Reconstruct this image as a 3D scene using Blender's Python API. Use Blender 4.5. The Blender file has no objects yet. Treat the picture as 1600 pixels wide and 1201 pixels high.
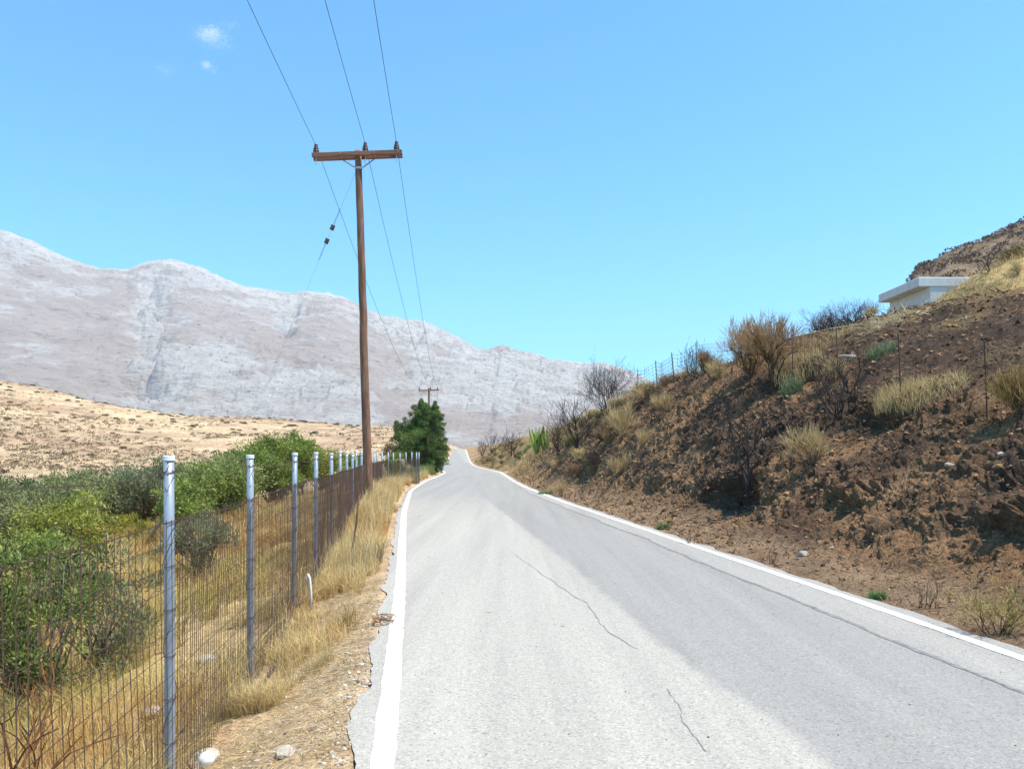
import bpy, math
import numpy as np
from mathutils import Vector

# ------------------------------------------------------------------ camera, sky, sun
SC = bpy.context.scene
COL = SC.collection
F, CX, HY, CAMZ = 1202.0, 800.0, 708.0, 1.6       # photo focal length (px), centre, horizon row, eye height
cam = bpy.data.cameras.new('camera'); camo = bpy.data.objects.new('camera', cam); COL.objects.link(camo)
camo.location = (0, 0, CAMZ); camo.rotation_euler = (math.radians(90), 0, 0)
cam.sensor_width = 36; cam.lens = 36*F/1600; cam.shift_y = (HY-600.5)/1600
cam.clip_start = 0.05; cam.clip_end = 30000
SC.camera = camo

SUN_EL, SUN_AZ = 67.0, 108.0                       # azimuth clockwise from +Y (view direction)
el, az = math.radians(SUN_EL), math.radians(SUN_AZ)
S = Vector((math.cos(el)*math.sin(az), math.cos(el)*math.cos(az), math.sin(el)))
W = bpy.data.worlds.new('World'); SC.world = W; W.use_nodes = True
nt = W.node_tree; nt.nodes.clear()
sky = nt.nodes.new('ShaderNodeTexSky'); sky.sky_type = 'NISHITA'; sky.sun_disc = False
sky.sun_elevation = el; sky.sun_rotation = az; sky.altitude = 300
sky.air_density = 1.0; sky.dust_density = 0.4; sky.ozone_density = 1.6
tint = nt.nodes.new('ShaderNodeMixRGB'); tint.blend_type = 'MULTIPLY'; tint.inputs[0].default_value = 1
tint.inputs[2].default_value = (0.44, 0.97, 1.19, 1)
bg = nt.nodes.new('ShaderNodeBackground'); bg.inputs[1].default_value = 0.148
wo = nt.nodes.new('ShaderNodeOutputWorld')
nt.links.new(sky.outputs[0], tint.inputs[1]); nt.links.new(tint.outputs[0], bg.inputs[0]); nt.links.new(bg.outputs[0], wo.inputs[0])
sl = bpy.data.lights.new('sun', 'SUN'); sl.energy = 4.9; sl.angle = math.radians(0.53); sl.color = (1.0, 0.925, 0.80)
so = bpy.data.objects.new('sun', sl); COL.objects.link(so); so.location = (40, -10, 60)
so.rotation_euler = S.to_track_quat('Z', 'Y').to_euler()
vs = SC.view_settings; vs.view_transform = 'Standard'; vs.look = 'None'; vs.gamma = 1; vs.use_curve_mapping = False
vs.exposure = 0.78
SC.render.engine = 'CYCLES'
SC.cycles.volume_bounces = 0
SC.cycles.volume_max_steps = 64
SC.cycles.max_bounces = 6; SC.cycles.transparent_max_bounces = 48

R = np.random.default_rng(7)
def px(x, y, d): return np.array([(x-CX)/F*d, d, CAMZ-(y-HY)/F*d])     # a pixel at a chosen depth -> place

# ------------------------------------------------------------------ noise
def _h(ix, iy, iz, s):
    n = (ix.astype(np.int64)*374761393 + iy.astype(np.int64)*668265263 + iz.astype(np.int64)*2147483647 + s*1274126177) & 0xffffffff
    n = ((n ^ (n >> 13))*1274126177) & 0xffffffff
    return ((n ^ (n >> 16)) & 0xffff)/65535.0
def vnoise(x, y, z=None, s=0):
    x = np.asarray(x, float); y = np.asarray(y, float)
    z = np.zeros_like(x) if z is None else np.asarray(z, float)
    ix, iy, iz = np.floor(x), np.floor(y), np.floor(z)
    fx, fy, fz = x-ix, y-iy, z-iz
    fx, fy, fz = [t*t*t*(t*(t*6-15)+10) for t in (fx, fy, fz)]
    def L(dz):
        a = _h(ix, iy, iz+dz, s); b = _h(ix+1, iy, iz+dz, s); c = _h(ix, iy+1, iz+dz, s); d = _h(ix+1, iy+1, iz+dz, s)
        return (a*(1-fx)+b*fx)*(1-fy)+(c*(1-fx)+d*fx)*fy
    return L(0)*(1-fz)+L(1)*fz if np.any(fz) else L(0)
def fbm(x, y, z=None, o=4, s=0, g=0.5, ridge=False):
    x = np.asarray(x, float); y = np.asarray(y, float)
    t = np.zeros(np.broadcast(x, y).shape); a = 1.0; w = 0
    for k in range(o):
        n = vnoise(x*2**k+17.3*k, y*2**k+9.1*k, None if z is None else np.asarray(z)*2**k, s+k)
        if ridge: n = 1-np.abs(2*n-1)
        t += a*n; w += a; a *= g
    return t/w
def sst(a, b, x):
    t = np.clip((np.asarray(x, float)-a)/(b-a), 0, 1); return t*t*(3-2*t)
class Curve:                                     # smoothed key table
    def __init__(s, pts, sm=1.5):
        p = np.array(sorted(pts), float); s.x = np.arange(p[0, 0], p[-1, 0]+.01, .25)
        v = np.interp(s.x, p[:, 0], p[:, 1]); k = int(sm/.25)
        if k > 0:
            w = np.hanning(2*k+3)[1:-1]; w /= w.sum(); n = len(w)//2
            v0 = np.r_[2*v[0]-v[n:0:-1], v, 2*v[-1]-v[-2:-n-2:-1]]
            v = np.convolve(v0, w, 'valid')
        s.v = v
    def __call__(s, q): return np.interp(q, s.x, s.v)

# ------------------------------------------------------------------ mesh helpers
class B:
    def __init__(s): s.V = []; s.Q = []; s.T = []; s.C = []; s.n = 0
    def add(s, V, Q=None, T=None, C=None):
        V = np.asarray(V, float).reshape(-1, 3); s.V.append(V)
        if Q is not None and len(Q): s.Q.append(np.asarray(Q, int).reshape(-1, 4)+s.n)
        if T is not None and len(T): s.T.append(np.asarray(T, int).reshape(-1, 3)+s.n)
        c = np.ones((len(V), 3)) if C is None else np.broadcast_to(np.asarray(C, float), (len(V), 3))
        s.C.append(c); s.n += len(V); return s
    def mesh(s, name, mat=None, smooth=False):
        me = bpy.data.meshes.new(name)
        V = np.concatenate(s.V); C = np.concatenate(s.C)
        Q = np.concatenate(s.Q) if s.Q else np.zeros((0, 4), int); T = np.concatenate(s.T) if s.T else np.zeros((0, 3), int)
        me.vertices.add(len(V)); me.vertices.foreach_set('co', V.astype(np.float32).ravel())
        li = np.r_[Q.ravel(), T.ravel()]; me.loops.add(len(li)); me.loops.foreach_set('vertex_index', li.astype(np.int32))
        st = np.r_[np.arange(len(Q))*4, len(Q)*4+np.arange(len(T))*3]
        me.polygons.add(len(st)); me.polygons.foreach_set('loop_start', st.astype(np.int32))
        me.polygons.foreach_set('use_smooth', np.full(len(st), smooth))
        me.update(calc_edges=True)
        a = me.attributes.new('tint', 'FLOAT_COLOR', 'POINT')
        a.data.foreach_set('color', np.c_[C, np.ones(len(C))].astype(np.float32).ravel())
        if mat: me.materials.append(mat)
        me.validate()
        return me
    def build(s, name, mat=None, parent=None, smooth=False, loc=None):
        o = bpy.data.objects.new(name, s.mesh(name, mat, smooth)); COL.objects.link(o)
        if parent: o.parent = parent
        if loc is not None: o.location = loc
        return o
def tag(o, label=None, cat=None, group=None, kind=None):
    if label: o['label'] = label
    if cat: o['category'] = cat
    if group: o['group'] = group
    if kind: o['kind'] = kind
    return o
def empty(name, loc=(0, 0, 0), rz=0):
    o = bpy.data.objects.new(name, None); COL.objects.link(o); o.empty_display_size = .2
    o.location = loc; o.rotation_euler = (0, 0, rz); return o
def copy_tree(o, parent=None):
    c = o.copy(); COL.objects.link(c); c.parent = parent
    for ch in list(o.children): copy_tree(ch, c)
    return c
def frame(t):
    t = t/np.linalg.norm(t); a = np.array([0, 0, 1.]) if abs(t[2]) < .9 else np.array([1., 0, 0])
    u = np.cross(a, t); u /= np.linalg.norm(u); return u, np.cross(t, u)
def tube(b, P, r, n=6, C=None, cap=True):
    P = np.asarray(P, float); m = len(P); r = np.broadcast_to(np.asarray(r, float), (m,))
    T = np.gradient(P, axis=0); an = np.arange(n)/n*2*np.pi; V = []
    u, v = frame(T[0])
    for i in range(m):
        t = T[i]/np.linalg.norm(T[i]); u = u-t*np.dot(u, t); u /= np.linalg.norm(u); v = np.cross(t, u)
        V.append(P[i]+r[i]*(np.outer(np.cos(an), u)+np.outer(np.sin(an), v)))
    i, j = np.meshgrid(np.arange(m-1), np.arange(n), indexing='ij'); i = i.ravel(); j = j.ravel(); k = (j+1) % n
    Q = np.c_[i*n+j, i*n+k, (i+1)*n+k, (i+1)*n+j]; V = np.concatenate(V); Tt = []
    if cap:
        c = len(V); V = np.r_[V, [P[0], P[-1]]]; e = (m-1)*n
        Tt = [[c, (q+1) % n, q] for q in range(n)]+[[c+1, e+q, e+(q+1) % n] for q in range(n)]
    b.add(V, Q, Tt, C); return b
def lathe(b, prof, n=12, o=(0, 0, 0), C=None):
    prof = np.asarray(prof, float); m = len(prof); an = np.arange(n)/n*2*np.pi
    V = np.concatenate([np.c_[p[0]*np.cos(an), p[0]*np.sin(an), np.full(n, p[1])] for p in prof])+np.asarray(o)
    i, j = np.meshgrid(np.arange(m-1), np.arange(n), indexing='ij'); i = i.ravel(); j = j.ravel(); k = (j+1) % n
    b.add(V, np.c_[i*n+j, i*n+k, (i+1)*n+k, (i+1)*n+j], None, C); return b
def box(b, c, s, M=None, bev=0, C=None):
    c = np.asarray(c, float); h = np.asarray(s, float)/2
    if bev <= 0:
        V = np.array([[x, y, z] for x in (-1, 1) for y in (-1, 1) for z in (-1, 1)])*h
        Q = [[0, 1, 3, 2], [4, 6, 7, 5], [0, 4, 5, 1], [2, 3, 7, 6], [0, 2, 6, 4], [1, 5, 7, 3]]; T = None
    else:
        V = []; idx = {}
        for sx in (-1, 1):
            for sy in (-1, 1):
                for sz in (-1, 1):
                    for a in range(3):
                        p = np.array([sx, sy, sz])*h; q = p.copy()
                        for k in range(3):
                            if k != a: q[k] -= np.sign(p[k])*bev
                        idx[(sx, sy, sz, a)] = len(V); V.append(q)
        Q = []; T = []
        for a in range(3):
            o1, o2 = [k for k in range(3) if k != a]
            for s_ in (-1, 1):
                f = []
                for (p, q) in ((-1, -1), (1, -1), (1, 1), (-1, 1)):
                    k = [0, 0, 0]; k[a] = s_; k[o1] = p; k[o2] = q; f.append(idx[(*k, a)])
                Q.append(f)
            for p in (-1, 1):
                for q in (-1, 1):
                    f = []
                    for (s_, w) in ((-1, o1), (1, o1), (1, o2), (-1, o2)):
                        k = [0, 0, 0]; k[a] = s_; k[o1] = p; k[o2] = q; f.append(idx[(*k, w)])
                    Q.append(f)
        for k in [(x, y, z) for x in (-1, 1) for y in (-1, 1) for z in (-1, 1)]: T.append([idx[(*k, a)] for a in range(3)])
        V = np.array(V)
    if M is not None: V = V@np.asarray(M).T
    b.add(V+c, Q, T, C); return b
def grid(b, X, Y, Z, C=None):
    m, n = X.shape; i, j = np.meshgrid(np.arange(m-1), np.arange(n-1), indexing='ij'); i = i.ravel(); j = j.ravel()
    b.add(np.c_[X.ravel(), Y.ravel(), Z.ravel()], np.c_[i*n+j, i*n+j+1, (i+1)*n+j+1, (i+1)*n+j][:, ::-1] if False else np.c_[i*n+j, (i+1)*n+j, (i+1)*n+j+1, i*n+j+1], None, C); return b
def runit(n, zmin=-1):
    z = R.uniform(zmin, 1, n); a = R.uniform(0, 2*np.pi, n); q = np.sqrt(1-z*z); return np.c_[q*np.cos(a), q*np.sin(a), z]
def leaves(b, P, D, L, Wd, C):
    """one folded diamond per leaf: P base, D direction"""
    n = len(P); D = D/np.linalg.norm(D, axis=1, keepdims=True); r = runit(n)
    u = np.cross(D, r); u /= np.linalg.norm(u, axis=1, keepdims=True)+1e-9
    L = np.broadcast_to(L, (n,))[:, None]; Wd = np.broadcast_to(Wd, (n,))[:, None]
    V = np.stack([P, P+D*L*.5+u*Wd*.5, P+D*L, P+D*L*.5-u*Wd*.5], 1).reshape(-1, 3)
    b.add(V, np.arange(4*n).reshape(-1, 4), None, np.repeat(np.broadcast_to(C, (n, 3)), 4, 0)); return b
def blades(b, P, H, lean, Wd, C, curl=.5, D=None):
    """tapered grass blades, two segments; lean = sideways reach as fraction of height"""
    n = len(P); a = R.uniform(0, 2*np.pi, n); d = np.c_[np.cos(a), np.sin(a), 0*a] if D is None else D
    a2 = a+R.uniform(.4, 2.7, n); s = np.c_[np.cos(a2), np.sin(a2), 0*a2]
    H = np.broadcast_to(H, (n,))[:, None]; lean = np.broadcast_to(lean, (n,))[:, None]; Wd = np.broadcast_to(Wd, (n,))[:, None]
    up = np.array([0, 0, 1.])
    m = P+up*H*.55+d*H*lean*.3; t = P+up*H*(1-curl*lean*.5)+d*H*lean
    V = np.stack([P-s*Wd/2, P+s*Wd/2, m+s*Wd*.4, m-s*Wd*.4, t], 1).reshape(-1, 3); k = np.arange(n)[:, None]*5
    b.add(V, np.c_[k, k+1, k+2, k+3], np.c_[k+3, k+2, k+4], np.repeat(np.broadcast_to(C, (n, 3)), 5, 0)); return b
def vary(n, c1, c2, v=.15):
    t = R.random((n, 1)); return np.clip((np.array(c1)*(1-t)+np.array(c2)*t)*(1+R.normal(0, v, (n, 1))), .004, .9)

# ------------------------------------------------------------------ materials
def new_mat(name):
    m = bpy.data.materials.new(name); m.use_nodes = True; N = m.node_tree.nodes; N.clear()
    return m, N, m.node_tree.links
def nd(N, t, **k):
    n = N.new(t)
    for a, v in k.items():
        if a.startswith('i_'): n.inputs[int(a[2:]) if a[2:].isdigit() else a[2:]].default_value = v
        else: setattr(n, a, v)
    return n
def ramp(N, stops, interp='LINEAR'):
    r = N.new('ShaderNodeValToRGB'); r.color_ramp.interpolation = interp; e = r.color_ramp.elements
    while len(e) < len(stops): e.new(.5)
    for k, (p, c) in enumerate(stops): e[k].position = p; e[k].color = (*c, 1) if len(c) == 3 else c
    return r
def foliage_mat(name, trans=.35, rough=.55, spec=.3):
    m, N, L = new_mat(name); a = nd(N, 'ShaderNodeAttribute', attribute_name='tint')
    p = nd(N, 'ShaderNodeBsdfPrincipled'); p.inputs['Roughness'].default_value = rough; p.inputs['Specular IOR Level'].default_value = spec
    t = nd(N, 'ShaderNodeBsdfTranslucent'); x = nd(N, 'ShaderNodeMixShader', i_0=trans); o = nd(N, 'ShaderNodeOutputMaterial')
    L.new(a.outputs[0], p.inputs['Base Color']); L.new(a.outputs[0], t.inputs[0])
    L.new(p.outputs[0], x.inputs[1]); L.new(t.outputs[0], x.inputs[2]); L.new(x.outputs[0], o.inputs[0]); return m
def simple_mat(name, stops, scale=4, rough=.7, bump=.3, bscale=30, metal=0, spec=.4, stretch=(1, 1, 1), tinted=False, detail=6, bdist=.02):
    m, N, L = new_mat(name); tc = nd(N, 'ShaderNodeTexCoord'); mp = nd(N, 'ShaderNodeMapping'); mp.inputs['Scale'].default_value = stretch
    L.new(tc.outputs['Object'], mp.inputs[0])
    n = nd(N, 'ShaderNodeTexNoise'); n.inputs['Scale'].default_value = scale; n.inputs['Detail'].default_value = detail; n.inputs['Roughness'].default_value = .6
    L.new(mp.outputs[0], n.inputs[0]); r = ramp(N, stops); L.new(n.outputs[0], r.inputs[0])
    p = nd(N, 'ShaderNodeBsdfPrincipled'); p.inputs['Roughness'].default_value = rough; p.inputs['Metallic'].default_value = metal; p.inputs['Specular IOR Level'].default_value = spec
    col = r.outputs[0]
    if tinted:
        a = nd(N, 'ShaderNodeAttribute', attribute_name='tint'); x = nd(N, 'ShaderNodeMixRGB', blend_type='MULTIPLY', i_0=1.0)
        L.new(col, x.inputs[1]); L.new(a.outputs[0], x.inputs[2]); col = x.outputs[0]
    L.new(col, p.inputs['Base Color'])
    if bump:
        n2 = nd(N, 'ShaderNodeTexNoise'); n2.inputs['Scale'].default_value = bscale; n2.inputs['Detail'].default_value = 5; L.new(mp.outputs[0], n2.inputs[0])
        bm = nd(N, 'ShaderNodeBump'); bm.inputs['Strength'].default_value = bump; bm.inputs['Distance'].default_value = bdist
        L.new(n2.outputs[0], bm.inputs['Height']); L.new(bm.outputs[0], p.inputs['Normal'])
    o = nd(N, 'ShaderNodeOutputMaterial'); L.new(p.outputs[0], o.inputs[0]); return m

def soil_mat(name, fine, mid, bump=.6, dist=.04, stones=.0):
    """soil: base colour from the mesh's own soil-kind attribute, mottled at two scales, with grit"""
    m, N, L = new_mat(name); tc = nd(N, 'ShaderNodeTexCoord'); a = nd(N, 'ShaderNodeAttribute', attribute_name='tint')
    n1 = nd(N, 'ShaderNodeTexNoise'); n1.inputs['Scale'].default_value = mid; n1.inputs['Detail'].default_value = 8; n1.inputs['Roughness'].default_value = .65
    n2 = nd(N, 'ShaderNodeTexNoise'); n2.inputs['Scale'].default_value = fine; n2.inputs['Detail'].default_value = 6; n2.inputs['Roughness'].default_value = .7
    for n in (n1, n2): L.new(tc.outputs['Object'], n.inputs[0])
    r1 = ramp(N, [(.3, (.62, .6, .58)), (.7, (1.35, 1.32, 1.28))]); r2 = ramp(N, [(.32, (.5, .48, .46)), (.68, (1.5, 1.48, 1.42))])
    L.new(n1.outputs[0], r1.inputs[0]); L.new(n2.outputs[0], r2.inputs[0])
    x = nd(N, 'ShaderNodeMixRGB', blend_type='MULTIPLY', i_0=1.0); L.new(a.outputs[0], x.inputs[1]); L.new(r1.outputs[0], x.inputs[2])
    y = nd(N, 'ShaderNodeMixRGB', blend_type='MULTIPLY', i_0=1.0); L.new(x.outputs[0], y.inputs[1]); L.new(r2.outputs[0], y.inputs[2]); col = y.outputs[0]
    if stones:
        v = nd(N, 'ShaderNodeTexVoronoi'); v.inputs['Scale'].default_value = fine*.9; L.new(tc.outputs['Object'], v.inputs[0])
        sp = nd(N, 'ShaderNodeSeparateColor'); L.new(v.outputs['Color'], sp.inputs[0])
        g = nd(N, 'ShaderNodeMath', operation='GREATER_THAN', i_1=1-stones); L.new(sp.outputs[0], g.inputs[0])
        z = nd(N, 'ShaderNodeMixRGB', blend_type='MIX'); z.inputs[2].default_value = (.42, .37, .3, 1); L.new(g.outputs[0], z.inputs[0]); L.new(col, z.inputs[1]); col = z.outputs[0]
    p = nd(N, 'ShaderNodeBsdfPrincipled'); p.inputs['Roughness'].default_value = .95; p.inputs['Specular IOR Level'].default_value = .15
    L.new(col, p.inputs['Base Color'])
    bm = nd(N, 'ShaderNodeBump'); bm.inputs['Strength'].default_value = bump; bm.inputs['Distance'].default_value = dist
    L.new(n2.outputs[0], bm.inputs['Height']); L.new(bm.outputs[0], p.inputs['Normal'])
    o = nd(N, 'ShaderNodeOutputMaterial'); L.new(p.outputs[0], o.inputs[0]); return m

M_leaf = foliage_mat('leaf', .38); M_dry = foliage_mat('dry_blade', .3, .95, .03); M_twig = foliage_mat('twig', .0, .9, .1)
M_soil = soil_mat('verge_soil', 34, 2.2, .8, .03, .03)
M_bank = soil_mat('burnt_bank_soil', 24, 1.7, 1.0, .08, .0)
M_ground = soil_mat('dry_ground', 1.6, .12, .6, .25)
M_bark = simple_mat('bark', [(.3, (.10, .075, .055)), (.7, (.24, .19, .14))], 9, .9, .7, 25, stretch=(1, 1, .25))

# ------------------------------------------------------------------ lie of the land
XL = Curve([(-40, 4.6), (0, -.2), (4, -.664), (6.6, -1.0), (10, -1.44), (13.5, -1.93), (21, -2.95), (32.6, -4.3), (43.7, -4.95), (58, -5.25), (66, -5.7), (75, -7.2), (90, -9.2), (110, -10.9), (140, -11.9), (180, -14.3), (215, -17), (260, -24)], 3)
XR = Curve([(-40, 9.4), (0, 4.55), (6, 3.95), (8, 3.76), (10.7, 3.42), (15.5, 2.85), (19.4, 2.38), (26, 1.6), (35.6, .68), (44, .1), (66, -1.0), (90, -3.7), (110, -5.6), (140, -7.7), (180, -10.5), (215, -13), (260, -19)], 3)
ZR = Curve([(-40, 0), (60, 0), (100, -.1), (135, .1), (160, .7), (185, 1.7), (215, 2.7), (260, 3.2)], 8)
XF = Curve([(-40, 3.6), (0, -1.393), (26, -4.64), (30, -5.05), (34, -5.15), (41, -4.97), (60, -6.3), (90, -11), (260, -30)], 1.5)      # fence line, left
VZ = Curve([(-40, -.3), (4, -.36), (7, -.33), (10, -.24), (13, -.2), (16, 0), (21, .22), (40, .22), (60, .1), (100, .1), (260, 0)], 1.5)
HB = Curve([(-40, 1.0), (0, 1.2), (6, 1.55), (11, 2.1), (15, 2.6), (20, 3.4), (25, 3.85), (30, 3.95), (38, 3.8), (44, 3.65), (55, 3.5), (75, 3.4), (110, 2.7), (150, 1.9), (200, 1), (260, .5)], 2)
PL = Curve([(-40, 5.6), (34, 5.6), (45, 4.6), (60, 4.1), (90, 3.6), (150, 2.4), (260, 1)], 3)
WD = Curve([(-40, 16), (0, 14), (11, 10.5), (15, 8.5), (20, 5.2), (25, 4.6), (30, 6), (40, 8), (260, 6)], 2)
HILL = Curve([(-900, 430), (-400, 505), (-150, 560), (0, 590), (100, 611), (200, 640), (300, 657), (400, 660), (500, 668), (600, 677), (700, 695), (760, 704), (2400, 708)], 20)
RHILL = Curve([(0, 708), (1150, 705), (1320, 640), (1385, 520), (1430, 432), (1475, 412), (1540, 388), (1600, 362), (1800, 290), (2400, 200)], 10)
def G(x, y):
    """ground height before local clods and bumps"""
    x = np.asarray(x, float); y = np.asarray(y, float); yc = np.clip(y, -40, 260)
    xl, xr, zr = XL(yc), XR(yc), ZR(yc)
    # left
    v = xl-x; vf = np.maximum(XF(yc)-x, 0); vw = np.maximum(xl-XF(yc), .6)
    verge = VZ(yc)*sst(.2, vw, v)
    drop = np.interp(vf, [0, 2, 5, 10, 15, 30, 60, 120, 400], [0, .42, .85, 1.35, 1.75, 2.6, 3.8, 4.6, 4.6])
    left = verge-drop*sst(150, 90, y)-4.4*sst(90, 150, y)*sst(0, 30, vf)
    d = np.maximum(y, 1); ix = CX+F*x/d
    crest = 320+60*np.sin(x*.006)
    hz = CAMZ+(HY-HILL(np.clip(ix, -900, 2400)))/F*crest
    prof = np.interp(d, [95, 150, 220, 290, 320, 380, 500, 800, 1300], [0, .16, .5, .9, 1, .96, .8, .6, .5])
    left = left+np.maximum(hz+4.6, 0)*prof*sst(760, 560, ix)*sst(85, 130, d)
    # right
    u = x-xr; hb = HB(yc); pl = np.maximum(PL(yc), hb)
    t = np.interp(u, [0, .35, 1.0, 1.5, 2.7, 4.3], [0, .0, .05, .15, .57, 1]) ; w = np.clip((u-4.3)/WD(yc), 0, 1)
    right = hb*t+(pl-hb)*(1-(1-w)**1.6)
    # straw mound by the building, then the hill behind it
    md = np.interp(x+(fbm(x*.5, y*.5, o=2, s=150)-.5), [14.3, 16.4, 17.9, 19.3, 24, 40], [0, 1.6, 2.85, 3.3, 4.7, 6])*sst(25, 29, y)*sst(60, 36, y)
    right = right+md
    hr = (HY-RHILL(np.clip(ix, 0, 2400)))/F*130+CAMZ
    right = right+np.maximum(hr-right, 0)*sst(45, 130, d)*sst(1000, 1350, ix)*np.interp(d, [0, 130, 200, 600], [1, 1, .95, .6])
    fade = sst(420, 200, y); right = right*np.where(u > 8, np.maximum(fade, sst(1100, 1350, ix)), fade)
    z = np.where(v > 0, zr+left, np.where(u > 0, zr+right, zr))
    return z
def bump_left(x, y):
    v = XL(np.clip(y, -40, 260))-x
    return ((fbm(x*.9, y*.9, o=4, s=3)-.5)*.28+(fbm(x*5, y*5, o=3, s=5)-.5)*.07)*sst(.18, 1.0, v)
def bump_right(x, y):
    u = x-XR(np.clip(y, -40, 260)); k = sst(.15, 1.7, u); f = sst(.9, 1.9, u)*sst(6.5, 3.5, u)
    n = (fbm(x*.7, y*.7, o=3, s=11)-.5)*.36*f+(fbm(x*2.1, y*2.1, o=4, s=12)-.5)*(.11+.20*f)*k
    n += (fbm(x*6.5, y*6.5, o=3, s=14, ridge=True)-.55)*(.07+.12*f)*k
    return n
def surf(x, y):
    x = np.asarray(x, float); y = np.asarray(y, float); yc = np.clip(y, -40, 260)
    z = G(x, y); z = z+np.where(x < XL(yc), bump_left(x, y), 0)+np.where(x > XR(yc), bump_right(x, y), 0)
    return z
def on(x, y, dz=0.0): return np.array([x, y, float(surf(np.array([x]), np.array([y]))[0])+dz])
def hit(ix, iy, lo=4, hi=120, y_off=0):
    """where the sight line through a photo pixel meets the ground"""
    d = np.geomspace(lo, hi, 900); X = (ix-CX)/F*d; Z = CAMZ-(iy-HY)/F*d
    g = surf(X, d); k = np.where(Z <= g)[0]
    i = k[0] if len(k) else np.argmin(np.abs(Z-g)); return np.array([X[i], d[i], g[i]])

# ------------------------------------------------------------------ ground sheets
def near_patch(x, y): # inside a fine patch (then the big sheet is sunk)
    yc = np.clip(y, -40, 260); v = XL(yc)-x; u = x-XR(yc)
    yy = sst(2.2, 3.2, y)*sst(58, 55, y)
    return np.maximum(yy*sst(15.2, 14, v)*sst(-.5, .3, v), yy*sst(15.5, 14.5, u)*sst(-.5, .3, u))
s_ = np.r_[np.linspace(-3, -.8, 60, endpoint=False), np.linspace(-.8, .8, 560, endpoint=False), np.linspace(.8, 3, 60)]
q_ = np.r_[np.geomspace(2, 40, 50, endpoint=False), np.geomspace(40, 6200, 420)]
Sg, Qg = np.meshgrid(s_, q_, indexing='ij'); Xg = Sg*Qg; Yg = Qg-38
def gz(x, y):
    z = surf(x, y); yc = np.clip(y, -40, 260)
    z = z+(fbm(x*.03, y*.03, o=5, s=40)-.5)*3.0*sst(90, 260, y)*sst(2, 40, np.abs(x-(XL(yc)+XR(yc))/2))
    return z+(fbm(x*.16, y*.16, o=5, s=45, g=.6)-.5)*2.2*sst(55, 90, y)*sst(15, 40, x)
Zg = gz(Xg, Yg)
Zg = Zg-near_patch(Xg, Yg)*(.5+2.0*sst(1.0, 2.2, Xg-XR(np.clip(Yg, -40, 260)))*sst(14.5, 12, Xg-XR(np.clip(Yg, -40, 260))))-.06*((Xg > XL(np.clip(Yg, -40, 260))-.5) & (Xg < XR(np.clip(Yg, -40, 260))+.4) & (Yg < 260))
tanc = np.array([.43, .325, .21]); brown = np.array([.26, .17, .10]); rockc = np.array([.165, .12, .08]); straw = np.array([.44, .33, .16])
n1 = fbm(Xg*.02, Yg*.05, o=4, s=21)[..., None]; Cg = tanc*(1-sst(.45, .62, n1))+np.array([.37, .275, .18])*sst(.45, .62, n1)
reds = (sst(.50, .60, fbm(Xg*.012+3, Yg*.03, o=3, s=23))*sst(130, 200, Yg))[..., None]; Cg = Cg*(1-.6*reds)+np.array([.25, .15, .10])*.6*reds
rt = (Xg > XR(np.clip(Yg, -40, 260)))[..., None]; Cg = np.where(rt, brown*.8+.2*straw, Cg)
mound = (sst(24.5, 28, Yg)*sst(16.6, 17.6, Xg)*sst(62, 45, Yg))[..., None]; Cg = Cg*(1-mound)+straw*.8*mound
hillr = (sst(60, 80, Yg)*sst(20, 34, Xg))[..., None]; Cg = Cg*(1-hillr)+rockc*hillr
b = B(); grid(b, Xg, Yg, Zg, Cg.reshape(-1, 3)); tag(b.build('ground', M_ground, smooth=True), kind='structure')

# fine verge and field to the left
vv = np.r_[np.linspace(.12, 3.4, 74), np.linspace(3.45, 15.5, 100)]; yy = np.r_[np.linspace(2, 14, 260, endpoint=False), np.linspace(14, 60, 240)]
Yp, Vp = np.meshgrid(yy, vv, indexing='ij'); Xp = XL(Yp)-Vp; Zp = surf(Xp, Yp); Zp[:, -1] -= .5; Zp[0] -= .3; Zp[-1] -= .3; Zp[:, 0] -= .05
n = fbm(Xp*.8, Yp*.8, o=4, s=31)[..., None]; soil = np.array([.44, .33, .215])*(1-sst(.42, .6, n))+np.array([.36, .255, .155])*sst(.42, .6, n)
fld = sst(0, 1, Xp*0+XF(Yp)-Xp)[..., None]; Cp = soil*(1-fld)+np.array([.42, .31, .15])*fld
b = B(); grid(b, Xp[:, ::-1], Yp, Zp[:, ::-1], Cp[:, ::-1].reshape(-1, 3)); tag(b.build('verge', M_soil, smooth=True), kind='structure')

def cells(x, y, z, s):
    bx, by, bz = np.floor(x), np.floor(y), np.floor(z); best = np.full(x.shape, 9.)
    for i in (-1, 0, 1):
        for j in (-1, 0, 1):
            for k in (-1, 0, 1):
                cx, cy, cz = bx+i, by+j, bz+k
                dd = (cx+_h(cx, cy, cz, s)-x)**2+(cy+_h(cx, cy, cz, s+1)-y)**2+(cz+_h(cx, cy, cz, s+2)-z)**2
                best = np.minimum(best, dd)
    return np.sqrt(best)
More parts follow.
